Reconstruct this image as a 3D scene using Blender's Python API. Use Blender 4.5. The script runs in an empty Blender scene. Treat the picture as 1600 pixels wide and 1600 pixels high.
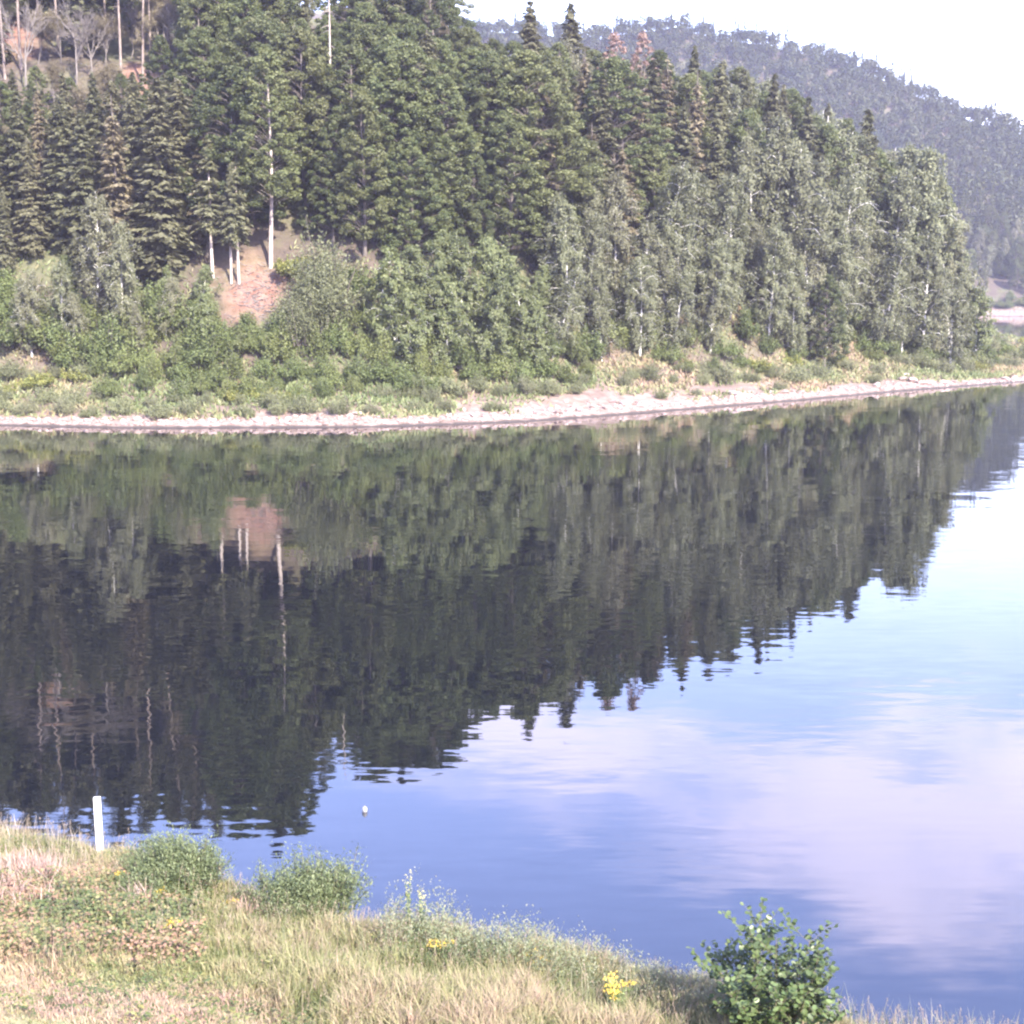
import bpy, math, random
import numpy as np
R = math.radians
rng = np.random.default_rng(7)
random.seed(7)
scene = bpy.context.scene
COL = scene.collection

# ------------------------------------------------------------------ camera
CAM_Z, F, PITCH = 15.0, 2200.0, R(9.3)          # F in pixels of a 1600 px wide picture
cam_d = bpy.data.cameras.new('camera'); cam = bpy.data.objects.new('camera', cam_d); COL.objects.link(cam)
cam.location = (0, 0, CAM_Z); cam.rotation_euler = (R(90) - PITCH, 0, 0)
cam_d.sensor_width = 36; cam_d.lens = 36 * F / 1600; cam_d.clip_start = .1; cam_d.clip_end = 12000
scene.camera = cam

# ------------------------------------------------------------------ sky, sun, exposure
SUN_EL, SUN_AZ = R(37), R(148)                  # azimuth measured clockwise from +Y (the view direction)
world = bpy.data.worlds.new('World'); scene.world = world; world.use_nodes = True
def build_world():
    nt = world.node_tree; nt.nodes.clear(); N = nt.nodes.new; L = nt.links.new
    out = N('ShaderNodeOutputWorld'); bg = N('ShaderNodeBackground'); bg.inputs['Strength'].default_value = 0.15
    sky = N('ShaderNodeTexSky'); sky.sky_type = 'NISHITA'; sky.sun_disc = False
    sky.sun_elevation = SUN_EL; sky.sun_rotation = SUN_AZ; sky.air_density = 1.3; sky.dust_density = 0.6; sky.ozone_density = 3.0
    tc = N('ShaderNodeTexCoord'); sep = N('ShaderNodeSeparateXYZ'); L(tc.outputs['Generated'], sep.inputs[0])
    # cloud layer: direction projected on a flat ceiling
    zz = N('ShaderNodeMath'); zz.operation = 'MAXIMUM'; L(sep.outputs['Z'], zz.inputs[0]); zz.inputs[1].default_value = 0.0
    za = N('ShaderNodeMath'); za.operation = 'ADD'; L(zz.outputs[0], za.inputs[0]); za.inputs[1].default_value = 0.16
    dx = N('ShaderNodeMath'); dx.operation = 'DIVIDE'; L(sep.outputs['X'], dx.inputs[0]); L(za.outputs[0], dx.inputs[1])
    dy = N('ShaderNodeMath'); dy.operation = 'DIVIDE'; L(sep.outputs['Y'], dy.inputs[0]); L(za.outputs[0], dy.inputs[1])
    cb = N('ShaderNodeCombineXYZ'); L(dx.outputs[0], cb.inputs[0]); L(dy.outputs[0], cb.inputs[1])
    mp = N('ShaderNodeMapping'); L(cb.outputs[0], mp.inputs[0]); mp.inputs['Location'].default_value = CLOUD_OFFSET
    n1 = N('ShaderNodeTexNoise'); L(mp.outputs[0], n1.inputs['Vector']); n1.inputs['Scale'].default_value = 1.25
    n1.inputs['Detail'].default_value = 6; n1.inputs['Roughness'].default_value = .52; n1.inputs['Distortion'].default_value = .3
    ramp = N('ShaderNodeMapRange'); ramp.interpolation_type = 'SMOOTHSTEP'; L(n1.outputs['Fac'], ramp.inputs['Value'])
    ramp.inputs['From Min'].default_value = .50; ramp.inputs['From Max'].default_value = .67; ramp.inputs['To Max'].default_value = .8
    mix = N('ShaderNodeMix'); mix.data_type = 'RGBA'; L(ramp.outputs['Result'], mix.inputs['Factor'])
    tn = N('ShaderNodeMix'); tn.data_type = 'RGBA'; tn.blend_type = 'MULTIPLY'; tn.inputs['Factor'].default_value = 1; L(sky.outputs[0], tn.inputs['A']); tn.inputs['B'].default_value = (1.20, 1.0, 1.30, 1); L(tn.outputs['Result'], mix.inputs['A']); mix.inputs['B'].default_value = CLOUD_COLOR
    L(mix.outputs['Result'], bg.inputs['Color']); L(bg.outputs[0], out.inputs[0])
CLOUD_OFFSET = (10.311, 8.964, -8.747)
CLOUD_COLOR = (6.0, 5.5, 7.4, 1)
build_world()
sun_d = bpy.data.lights.new('sun', 'SUN'); sun = bpy.data.objects.new('sun', sun_d); COL.objects.link(sun)
sun_d.energy = 4.7; sun_d.angle = R(.5); sun_d.color = (1, .93, .80)
sun.rotation_euler = (R(90) - SUN_EL, 0, math.pi - SUN_AZ)
sun.location = (80, -80, 120)
vs = scene.view_settings; vs.view_transform = 'Standard'; vs.look = 'None'; vs.gamma = 1; vs.use_curve_mapping = False
vs.exposure = 2.3
scene.display_settings.display_device = 'sRGB'
scene.cycles.use_denoising = True; scene.cycles.filter_width = 2.3        # the soft, digitally zoomed phone picture
scene.cycles.max_bounces = 10; scene.cycles.diffuse_bounces = 5; scene.cycles.glossy_bounces = 3
scene.cycles.transmission_bounces = 6; scene.cycles.volume_bounces = 0; scene.cycles.transparent_max_bounces = 4
scene.cycles.caustics_reflective = False; scene.cycles.caustics_refractive = False

# ------------------------------------------------------------------ projection helpers (layout measured on the photograph)
CP, SP = math.cos(PITCH), math.sin(PITCH)
def ray(px, py):
    a, b = (px - 800) / F, (800 - py) / F
    return np.array([a, CP + b * SP, -SP + b * CP])
def on_plane(px, py, z):
    d = ray(px, py); t = (z - CAM_Z) / d[2]; return d[0] * t, d[1] * t
def project(x, y, z):
    dz = z - CAM_Z; dep = y * CP - dz * SP; up = y * SP + dz * CP
    return 800 + F * x / dep, 800 - F * up / dep
def z_at_row(x, y, row):                          # height at which a point above (x, y) shows at that row
    b = (800 - row) / F
    return CAM_Z + y * (b * CP - SP) / (CP + b * SP)

# ------------------------------------------------------------------ terrain functions
def smooth(a): return a * a * (3 - 2 * a)
def vnoise(x, y, seed=0):
    xi = np.floor(x).astype(np.int64); yi = np.floor(y).astype(np.int64); xf = smooth(x - xi); yf = smooth(y - yi)
    def h(a, b):
        n = (a * 374761393 + b * 668265263 + seed * 974711) & 0xffffffff
        n = ((n ^ (n >> 13)) * 1274126177) & 0xffffffff
        return ((n ^ (n >> 16)) & 0xffff) / 65535.0
    return (h(xi, yi) * (1 - xf) + h(xi + 1, yi) * xf) * (1 - yf) + (h(xi, yi + 1) * (1 - xf) + h(xi + 1, yi + 1) * xf) * yf
def fbm(x, y, seed=0, o=4):
    x = np.asarray(x, float); y = np.asarray(y, float); s = 0; a = .5
    for k in range(o):
        s = s + a * (vnoise(x, y, seed + k) - .5); x = x * 2.03 + 11.3; y = y * 2.03 + 5.7; a *= .5
    return s

SHORE = [on_plane(px, py, 0) for px, py in ((0, 665), (150, 668), (300, 669), (450, 668), (600, 667), (800, 660), (1000, 646), (1200, 630), (1400, 612), (1600, 597))]
SHX = np.array([-260, -120] + [p[0] for p in SHORE] + [100, 125, 150, 220]); SHY = np.array([140, 146] + [p[1] for p in SHORE] + [236, 268, 330, 600])
def Ys(x): return np.interp(x, SHX, SHY) + 1.2 * fbm(np.asarray(x) / 6., 0 * np.asarray(x) + 3, 5)
def ca(x): return np.cos(np.arctan((np.interp(x + 6, SHX, SHY) - np.interp(x - 6, SHX, SHY)) / 12.))
PROF_D = np.array([-40, -14, 0, 1.5, 5, 9, 13.5, 19, 25, 55, 100, 400]); PROF_Z = np.array([-8, -4, 0, .45, 1.1, 2.0, 4.2, 10.2, 16.8, 44, 68, 198])
MAP_D = np.array([-40, 9, 18, 32, 42, 104, 150, 400]); MAP_N = np.array([-40, 9, 13.5, 20.1, 25, 59.5, 100, 350])      # slope position as paced out -> metres inland
def pace(n): return np.interp(n, MAP_N, MAP_D)
MX = np.array([-260, 15, 38, 55, 68, 80, 130]); MV = np.array([1, 1, 1, .8, .55, .4, .25])
CX = np.array([-260, -80, -50, -10, 10, 30, 48, 62, 77, 110, 130]); CV = np.array([66, 62, 58, 45, 40, 34, 24, 14, 5.5, 3, 1])
BX = np.array([-260, -100, 0, 50, 77, 100, 125, 150]); BY = np.array([520, 480, 430, 345, 296, 276, 264, 250])
def H_xd(x, d):
    x = np.asarray(x, float); d = np.asarray(d, float); y = Ys(x) + d / ca(x)
    f = np.interp(d, PROF_D, PROF_Z); f = np.where(f > 0, f * np.interp(x, MX, MV), f)
    c = np.interp(x, CX, CV) + .04 * d
    k = 5.0; h = np.minimum(f, c) - np.where((f > 0), 0, 0); t = np.clip(.5 + .5 * (c - f) / (2 * k), 0, 1)
    h = np.where(f > 4, f * t + c * (1 - t) - k * 1.0 * t * (1 - t), f)
    back = (np.interp(x, BX, BY) - y) * .34
    h = np.minimum(h, np.maximum(back, -6))
    n = fbm(x / 9., d / 9., 3) * np.clip(d / 12., 0, 1) * 2.2 + fbm(x / 2.2, d / 2.2, 9) * np.clip(d / 3, 0, 1) * .55 + fbm(x / 6., d / 4., 13) * np.clip(d / 3, 0, 1) * 1.3
    return h + np.where(h > .3, n * np.clip(h / 3, .25, 1), 0)
def H(x, y): return H_xd(x, (np.asarray(y) - Ys(x)) * ca(x))
def spot(px, d):                                  # ground point in column px, d metres inland of the far shoreline
    x = (px - 800) / F * 160; d = float(np.interp(d, MAP_D, MAP_N))
    for _ in range(25):
        y = float(Ys(x)) + d / float(ca(x)); z = float(H_xd(x, d)); dep = y * CP - (z - CAM_Z) * SP
        x = .5 * x + .5 * (px - 800) / F * dep
    return x, float(Ys(x)) + d / float(ca(x)), float(H_xd(x, d))

# near bank: crest line, measured, then slope towards the camera and a drop to the water
CREST = [(-350, 1262), (-150, 1268), (0, 1292), (60, 1312), (130, 1332), (200, 1345), (300, 1380), (400, 1420), (500, 1450), (560, 1462), (650, 1468), (750, 1490), (900, 1520), (1000, 1538), (1100, 1556), (1200, 1578), (1330, 1612), (1450, 1632), (1600, 1650), (1800, 1680), (2100, 1720)]
ZC = 1.5
_c = np.array([on_plane(px, py, ZC) for px, py in CREST]); CAZ = np.arctan2(_c[:, 0], _c[:, 1]); CR = np.hypot(_c[:, 0], _c[:, 1])
def near_z(az, r):
    az = np.asarray(az, float); r = np.asarray(r, float); t = r - np.interp(az, CAZ, CR)
    z = np.where(t < 0, ZC - .17 * t, ZC - .62 * t) + np.where(r < 14, (14 - r) * .5, 0)
    x, y = r * np.sin(az), r * np.cos(az)
    return z + (fbm(x / 3., y / 3., 21) * .9 + fbm(x / .7, y / .7, 25) * .2) * np.clip(1.3 - t * .3, 0.2, 1)
def NZ(x, y): return near_z(np.arctan2(x, y), np.hypot(x, y))
def near_hit(px, py):
    d = ray(px, py); ts = np.linspace(8, 60, 5200)
    p = d[None, :] * ts[:, None]; z = CAM_Z + p[:, 2]; g = NZ(p[:, 0], p[:, 1]); k = int(np.argmax(z < g))
    return float(p[k, 0]), float(p[k, 1]), float(g[k])

# ------------------------------------------------------------------ object helpers
def tag(o, label=None, cat=None, group=None, kind=None):
    if label: o['label'] = label
    if cat: o['category'] = cat
    if group: o['group'] = group
    if kind: o['kind'] = kind
    return o
def link(o, parent=None):
    COL.objects.link(o)
    if parent is not None: o.parent = parent
    return o
def empty(name, loc=(0, 0, 0)):
    o = bpy.data.objects.new(name, None); o.location = loc; o.empty_display_size = .3; return link(o)
class MB:                                          # collects quads
    def __init__(s): s.v = []; s.t = []; s.q = []; s.n = 0
    def quads(s, V, tint=None):                    # V: (n,4,3)
        n = len(V)
        if n == 0: return
        s.v.append(V.reshape(-1, 3)); s.q.append(np.arange(n * 4).reshape(-1, 4) + s.n); s.n += n * 4
        if tint is None: tint = np.full(n, .5)
        s.t.append(np.repeat(np.broadcast_to(tint, (n,)), 4))
    def tube(s, P, rad, sides=5, tint=.5):
        P = np.asarray(P, float); n = len(P); rad = np.broadcast_to(rad, (n,))
        T = np.gradient(P, axis=0); T /= np.linalg.norm(T, axis=1)[:, None] + 1e-9
        up = np.where(np.abs(T[:, 2:3]) > .9, np.array([[1., 0, 0]]), np.array([[0, 0, 1.]]))
        A = np.cross(T, up); A /= np.linalg.norm(A, axis=1)[:, None] + 1e-9; B = np.cross(T, A)
        a = np.arange(sides) * 2 * math.pi / sides
        ring = P[:, None, :] + rad[:, None, None] * (np.cos(a)[None, :, None] * A[:, None, :] + np.sin(a)[None, :, None] * B[:, None, :])
        idx = np.arange(n * sides).reshape(n, sides); i0 = idx[:-1]; i1 = idx[1:]
        q = np.stack([i0, np.roll(i0, -1, 1), np.roll(i1, -1, 1), i1], -1).reshape(-1, 4)
        s.v.append(ring.reshape(-1, 3)); s.q.append(q + s.n); s.n += n * sides; s.t.append(np.full(n * sides, tint))
    def add(s, V, Q, tint=.5):
        s.v.append(np.asarray(V, float)); s.q.append(np.asarray(Q) + s.n); s.n += len(V); s.t.append(np.broadcast_to(np.asarray(tint, float), (len(V),)))
    def mesh(s, name, mat, smooth_=False):
        V = np.concatenate(s.v); Q = np.concatenate(s.q); T = np.concatenate(s.t)
        me = bpy.data.meshes.new(name); me.vertices.add(len(V)); me.vertices.foreach_set('co', V.astype(np.float32).ravel())
        me.loops.add(Q.size); me.loops.foreach_set('vertex_index', Q.astype(np.int32).ravel())
        me.polygons.add(len(Q)); me.polygons.foreach_set('loop_start', np.arange(0, Q.size, 4, dtype=np.int32))
        try: me.polygons.foreach_set('loop_total', np.full(len(Q), 4, dtype=np.int32))
        except Exception: pass
        me.polygons.foreach_set('use_smooth', np.full(len(Q), smooth_, dtype=bool))
        a = me.attributes.new('tint', 'FLOAT', 'POINT'); a.data.foreach_set('value', T.astype(np.float32))
        me.materials.append(mat); me.update(calc_edges=True); return me
def unit(v): return v / (np.linalg.norm(v, axis=-1, keepdims=True) + 1e-9)
def leaf_quads(c, axis, nrm, ln, wd):              # diamond leaves: c centre, axis long direction, nrm rough normal
    axis = unit(axis); side = unit(np.cross(nrm, axis)); ln = np.broadcast_to(ln, (len(c),))[:, None]; wd = np.broadcast_to(wd, (len(c),))[:, None]
    return np.stack([c - axis * ln * .5, c + side * wd * .5 - axis * ln * .06, c + axis * ln * .5, c - side * wd * .5 - axis * ln * .06], 1)
def rdir(n, r=rng): return unit(r.normal(size=(n, 3)))

# ------------------------------------------------------------------ materials
def mat_new(name):
    m = bpy.data.materials.new(name); m.use_nodes = True; nt = m.node_tree; nt.nodes.clear(); return m, nt, nt.nodes.new, nt.links.new
def mixc(N, L, fac, a, b):
    m = N('ShaderNodeMix'); m.data_type = 'RGBA'
    for s, v in (('Factor', fac), ('A', a), ('B', b)):
        if hasattr(v, 'is_output') or isinstance(v, bpy.types.NodeSocket): L(v, m.inputs[s])
        else: m.inputs[s].default_value = v if s == 'Factor' else (*v, 1)
    return m.outputs['Result']
def noise(N, L, scale, detail=4, vec=None, rough=.55, coord='Object'):
    n = N('ShaderNodeTexNoise'); n.inputs['Scale'].default_value = scale; n.inputs['Detail'].default_value = detail; n.inputs['Roughness'].default_value = rough
    if vec is None: vec = N('ShaderNodeTexCoord').outputs[coord]
    L(vec, n.inputs['Vector']); return n
def maprange(N, L, v, a, b, c=0, d=1):
    m = N('ShaderNodeMapRange'); L(v, m.inputs['Value']); m.inputs['From Min'].default_value = a; m.inputs['From Max'].default_value = b
    m.inputs['To Min'].default_value = c; m.inputs['To Max'].default_value = d; return m.outputs['Result']
def leaf_mat(name, c0, c1, c2=None, trans=.32, rough=.55, vary=.16):
    m, nt, N, L = mat_new(name); out = N('ShaderNodeOutputMaterial')
    at = N('ShaderNodeAttribute'); at.attribute_name = 'tint'; oi = N('ShaderNodeObjectInfo')
    col = mixc(N, L, at.outputs['Fac'], c0, c1)
    if c2:                                        # some trees of a kind lean to a third colour
        col = mixc(N, L, maprange(N, L, oi.outputs['Random'], .45, 1, 0, .75), col, c2)
    hs = N('ShaderNodeHueSaturation'); L(col, hs.inputs['Color'])
    mm = N('ShaderNodeMath'); mm.operation = 'MULTIPLY'; L(oi.outputs['Random'], mm.inputs[0]); mm.inputs[1].default_value = 7.31
    fr = N('ShaderNodeMath'); fr.operation = 'FRACT'; L(mm.outputs[0], fr.inputs[0])
    L(maprange(N, L, fr.outputs[0], 0, 1, 1 - vary, 1 + vary), hs.inputs['Value'])
    p = N('ShaderNodeBsdfPrincipled'); L(hs.outputs[0], p.inputs['Base Color']); p.inputs['Roughness'].default_value = rough; p.inputs['Specular IOR Level'].default_value = .35
    t = N('ShaderNodeBsdfTranslucent'); L(hs.outputs[0], t.inputs['Color']); mx = N('ShaderNodeMixShader'); mx.inputs[0].default_value = trans
    L(p.outputs[0], mx.inputs[1]); L(t.outputs[0], mx.inputs[2]); L(mx.outputs[0], out.inputs[0]); return m
def bark_mat(name, c0, c1, scale=(3, 3, .8), lo=.4, hi=.65):
    m, nt, N, L = mat_new(name); out = N('ShaderNodeOutputMaterial'); tc = N('ShaderNodeTexCoord'); mp = N('ShaderNodeMapping')
    L(tc.outputs['Object'], mp.inputs[0]); mp.inputs['Scale'].default_value = scale
    n = noise(N, L, 1.6, 5, mp.outputs[0]); col = mixc(N, L, maprange(N, L, n.outputs['Fac'], lo, hi), c0, c1)
    p = N('ShaderNodeBsdfPrincipled'); L(col, p.inputs['Base Color']); p.inputs['Roughness'].default_value = .85
    b = N('ShaderNodeBump'); b.inputs['Strength'].default_value = .5; b.inputs['Distance'].default_value = .03; L(n.outputs['Fac'], b.inputs['Height']); L(b.outputs[0], p.inputs['Normal'])
    L(p.outputs[0], out.inputs[0]); return m
def plain_mat(name, c0, c1, scale=4, rough=.8, bump=.02, detail=6):
    m, nt, N, L = mat_new(name); out = N('ShaderNodeOutputMaterial'); n = noise(N, L, scale, detail)
    col = mixc(N, L, maprange(N, L, n.outputs['Fac'], .32, .68), c0, c1); p = N('ShaderNodeBsdfPrincipled'); L(col, p.inputs['Base Color']); p.inputs['Roughness'].default_value = rough
    if bump:
        b = N('ShaderNodeBump'); b.inputs['Distance'].default_value = bump; L(n.outputs['Fac'], b.inputs['Height']); L(b.outputs[0], p.inputs['Normal'])
    L(p.outputs[0], out.inputs[0]); return m
def tint_mat(name, c0, c1, rough=.85):
    m, nt, N, L = mat_new(name); out = N('ShaderNodeOutputMaterial'); at = N('ShaderNodeAttribute'); at.attribute_name = 'tint'
    n = noise(N, L, 5, 4); col = mixc(N, L, at.outputs['Fac'], c0, c1); hs = N('ShaderNodeHueSaturation'); L(col, hs.inputs['Color']); L(maprange(N, L, n.outputs['Fac'], .3, .7, .8, 1.15), hs.inputs['Value'])
    p = N('ShaderNodeBsdfPrincipled'); L(hs.outputs[0], p.inputs['Base Color']); p.inputs['Roughness'].default_value = rough; L(p.outputs[0], out.inputs[0]); return m
def blade_mat(name, stops, trans=.3):
    m, nt, N, L = mat_new(name); out = N('ShaderNodeOutputMaterial'); at = N('ShaderNodeAttribute'); at.attribute_name = 'tint'
    cr = N('ShaderNodeValToRGB'); L(at.outputs['Fac'], cr.inputs[0]); e = cr.color_ramp.elements
    e[0].position = stops[0][0]; e[0].color = (*stops[0][1], 1); e[1].position = stops[-1][0]; e[1].color = (*stops[-1][1], 1)
    for p_, c_ in stops[1:-1]: q = e.new(p_); q.color = (*c_, 1)
    p = N('ShaderNodeBsdfPrincipled'); L(cr.outputs[0], p.inputs['Base Color']); p.inputs['Roughness'].default_value = .55; p.inputs['Specular IOR Level'].default_value = .3
    t = N('ShaderNodeBsdfTranslucent'); L(cr.outputs[0], t.inputs['Color']); mx = N('ShaderNodeMixShader'); mx.inputs[0].default_value = trans
    L(p.outputs[0], mx.inputs[1]); L(t.outputs[0], mx.inputs[2]); L(mx.outputs[0], out.inputs[0]); return m

M = {}
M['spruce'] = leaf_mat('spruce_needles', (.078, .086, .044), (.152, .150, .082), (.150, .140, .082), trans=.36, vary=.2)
M['spruce_brown'] = leaf_mat('thin_brown_needles', (.115, .098, .056), (.19, .160, .098), trans=.3)
M['beech'] = leaf_mat('beech_leaves', (.070, .092, .036), (.138, .154, .062), (.146, .150, .062), trans=.46, vary=.2)
M['birch'] = leaf_mat('birch_leaves', (.112, .124, .066), (.184, .190, .106), (.184, .178, .108), trans=.46, vary=.18)
M['young'] = leaf_mat('young_birch_leaves', (.108, .132, .054), (.182, .200, .088), trans=.46)
M['greybush'] = leaf_mat('grey_willow_leaves', (.130, .144, .070), (.210, .220, .114), (.205, .205, .118), trans=.42)
M['greenbush'] = leaf_mat('green_bush_leaves', (.086, .115, .038), (.155, .185, .066), (.18, .195, .068), trans=.44)
M['limebush'] = leaf_mat('yellow_green_leaves', (.15, .18, .045), (.28, .27, .085), trans=.42)
M['farwood'] = leaf_mat('distant_leaves', (.022, .034, .010), (.060, .068, .022), trans=.34)
M['bark'] = bark_mat('grey_bark', (.07, .058, .05), (.16, .135, .12))
M['palebark'] = bark_mat('sunlit_pale_bark', (.24, .20, .175), (.42, .36, .32))
M['birchbark'] = bark_mat('white_birch_bark', (.62, .60, .57), (.14, .12, .11), (5, 5, 2.2), .56, .68)
M['pinebark'] = bark_mat('dull_pine_bark', (.13, .10, .085), (.23, .185, .16))
M['deadbark'] = bark_mat('weathered_dead_wood', (.10, .086, .078), (.19, .165, .15))
M['redneedle'] = leaf_mat('rust_red_dead_needles', (.19, .125, .10), (.29, .20, .165), trans=.25)
M['stone'] = tint_mat('bleached_shore_stone', (.12, .082, .066), (.34, .265, .24))
M['rock'] = plain_mat('bank_rock', (.12, .09, .08), (.21, .17, .155), 5, .9, .03)
M['whitepaint'] = plain_mat('white_post_paint', (.80, .79, .76), (.70, .68, .63), 9, .5, .001)

# ------------------------------------------------------------------ water
def water_material():
    m, nt, N, L = mat_new('lake_water'); out = N('ShaderNodeOutputMaterial'); geo = N('ShaderNodeNewGeometry')
    def field(scale, sc, detail, amp):
        mp = N('ShaderNodeMapping'); L(geo.outputs['Position'], mp.inputs[0]); mp.inputs['Scale'].default_value = sc; mp.inputs['Rotation'].default_value = (0, 0, R(7))
        n = noise(N, L, scale, detail, mp.outputs[0], .5)
        s = N('ShaderNodeVectorMath'); s.operation = 'SUBTRACT'; L(n.outputs['Color'], s.inputs[0]); s.inputs[1].default_value = (.5, .5, .5)
        k = N('ShaderNodeVectorMath'); k.operation = 'MULTIPLY'; L(s.outputs[0], k.inputs[0]); k.inputs[1].default_value = (amp * .35, amp, 0); return k.outputs[0]
    a = field(1.0, (.5, 2.4, 1), 2, .062); b = field(1.0, (.16, .5, 1), 1, .010); c = field(1.0, (1.6, 7, 1), 1, .02)
    mk = N('ShaderNodeMapping'); L(geo.outputs['Position'], mk.inputs[0]); mk.inputs['Scale'].default_value = (.05, .11, 1)
    msk = maprange(N, L, noise(N, L, 1, 2, mk.outputs[0]).outputs['Fac'], .40, .66, .22, 1)
    add = N('ShaderNodeVectorMath'); add.operation = 'ADD'; L(a, add.inputs[0]); L(c, add.inputs[1])
    sc = N('ShaderNodeVectorMath'); sc.operation = 'SCALE'; L(add.outputs[0], sc.inputs[0]); L(msk, sc.inputs['Scale'])
    ad2 = N('ShaderNodeVectorMath'); ad2.operation = 'ADD'; L(sc.outputs[0], ad2.inputs[0]); L(b, ad2.inputs[1])
    sy = N('ShaderNodeSeparateXYZ'); L(geo.outputs['Position'], sy.inputs[0]); calm = maprange(N, L, sy.outputs['Y'], 200, 300, 1, .75)      # the sheltered side arm is calmer
    cl = N('ShaderNodeVectorMath'); cl.operation = 'SCALE'; L(ad2.outputs[0], cl.inputs[0]); L(calm, cl.inputs['Scale']); ad2 = cl
    ad3 = N('ShaderNodeVectorMath'); ad3.operation = 'ADD'; L(ad2.outputs[0], ad3.inputs[0]); ad3.inputs[1].default_value = (0, 0, 1)
    nm = N('ShaderNodeVectorMath'); nm.operation = 'NORMALIZE'; L(ad3.outputs[0], nm.inputs[0])
    fr = N('ShaderNodeFresnel'); fr.inputs['IOR'].default_value = 1.9; L(nm.outputs[0], fr.inputs['Normal'])
    gl = N('ShaderNodeBsdfGlossy'); gl.inputs['Roughness'].default_value = .012; gl.inputs['Color'].default_value = (1, 1, 1, 1); L(nm.outputs[0], gl.inputs['Normal'])
    df = N('ShaderNodeBsdfDiffuse'); df.inputs['Color'].default_value = (.004, .005, .007, 1)
    mx = N('ShaderNodeMixShader'); L(fr.outputs[0], mx.inputs[0]); L(df.outputs[0], mx.inputs[1]); L(gl.outputs[0], mx.inputs[2]); L(mx.outputs[0], out.inputs[0]); return m
def sheet(name, x0, x1, y0, y1, z, mat, n=8):
    b = MB(); xs = np.linspace(x0, x1, n + 1); ys = np.linspace(y0, y1, n + 1); X, Y = np.meshgrid(xs, ys)
    V = np.stack([X, Y, np.full_like(X, z)], -1).reshape(-1, 3); i = np.arange((n + 1) * (n + 1)).reshape(n + 1, n + 1)
    b.add(V, np.stack([i[:-1, :-1], i[:-1, 1:], i[1:, 1:], i[1:, :-1]], -1).reshape(-1, 4)); return link(bpy.data.objects.new(name, b.mesh(name, mat)))
def grid_mesh(name, X, Y, Z, mat, tint=None):
    b = MB(); a, c = X.shape; i = np.arange(a * c).reshape(a, c)
    b.add(np.stack([X, Y, Z], -1).reshape(-1, 3), np.stack([i[:-1, :-1], i[:-1, 1:], i[1:, 1:], i[1:, :-1]], -1).reshape(-1, 4), .5 if tint is None else tint.ravel())
    return link(bpy.data.objects.new(name, b.mesh(name, mat, True)))
tag(sheet('lake_water', -3000, 3000, -400, 5000, 0, water_material()), 'calm dark reservoir water mirroring the wooded slope and sky', 'water', kind='structure')
tag(sheet('lake_bed_ground', -4500, 4500, -1500, 6000, -9, plain_mat('lake_bed', (.06, .05, .04), (.1, .09, .07), .2)), 'muddy ground sheet lying under the reservoir water', 'ground', kind='structure')

# ------------------------------------------------------------------ far hillside (terrain of the opposite bank)
def ground_mat():
    m, nt, N, L = mat_new('hillside_soil'); out = N('ShaderNodeOutputMaterial'); at = N('ShaderNodeAttribute'); at.attribute_name = 'tint'
    n = noise(N, L, .9, 8, rough=.65); n2 = noise(N, L, .12, 4)
    litter = mixc(N, L, maprange(N, L, n.outputs['Fac'], .35, .65), (.125, .055, .038), (.20, .118, .09))
    mossy = mixc(N, L, maprange(N, L, n.outputs['Fac'], .35, .65), (.05, .055, .025), (.10, .095, .048))
    sand = mixc(N, L, maprange(N, L, n.outputs['Fac'], .38, .62), (.15, .098, .076), (.24, .175, .145))
    dark = mixc(N, L, maprange(N, L, n.outputs['Fac'], .35, .65), (.045, .034, .026), (.085, .064, .048))
    upper = mixc(N, L, maprange(N, L, n2.outputs['Fac'], .45, .6), dark, mossy)
    col = mixc(N, L, at.outputs['Fac'], upper, sand); col = mixc(N, L, maprange(N, L, at.outputs['Fac'], 0, -1), col, litter)
    sz = N('ShaderNodeSeparateXYZ'); L(N('ShaderNodeNewGeometry').outputs['Position'], sz.inputs[0]); wet = N('ShaderNodeMath'); wet.operation = 'ADD'; L(sz.outputs['Z'], wet.inputs[0]); L(maprange(N, L, n.outputs['Fac'], .3, .7, -.08, .08), wet.inputs[1])
    col = mixc(N, L, maprange(N, L, wet.outputs[0], .10, .24), (.045, .034, .028), col)          # waterlogged gravel at the water's edge
    p = N('ShaderNodeBsdfPrincipled'); L(col, p.inputs['Base Color']); p.inputs['Roughness'].default_value = .95
    b = N('ShaderNodeBump'); b.inputs['Distance'].default_value = .25; L(n.outputs['Fac'], b.inputs['Height']); L(b.outputs[0], p.inputs['Normal']); L(p.outputs[0], out.inputs[0]); return m
M['hillside'] = ground_mat()
xs = np.arange(-200, 151, 1.2); ds = np.concatenate([np.arange(-40, -4, 4), np.arange(-4, 10, .5), np.arange(10, 60, 1.2), np.arange(60, 330, 5)])
Xg, Dg = np.meshgrid(xs, ds); Yg = Ys(Xg) + Dg / ca(Xg); Zg = H_xd(Xg, Dg)
def bare_soil(X, Y, Z, D):                         # where the photograph shows reddish bare soil
    px, py = project(X, Y, Z); w = fbm(X / 2.2, D / 2.2, 35) * 1.5; D = pace(D)
    e = lambda a, b, c, d: np.clip(1.6 - np.hypot((px - a) / b, (D - c) / d) * 1.25 + w, 0, 1)
    return np.maximum(np.maximum(e(392, 50, 37, 7), e(10, 60, 112, 9)), np.maximum(e(212, 30, 92, 7), .8 * e(1030, 60, 17, 2.2)))
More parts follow.
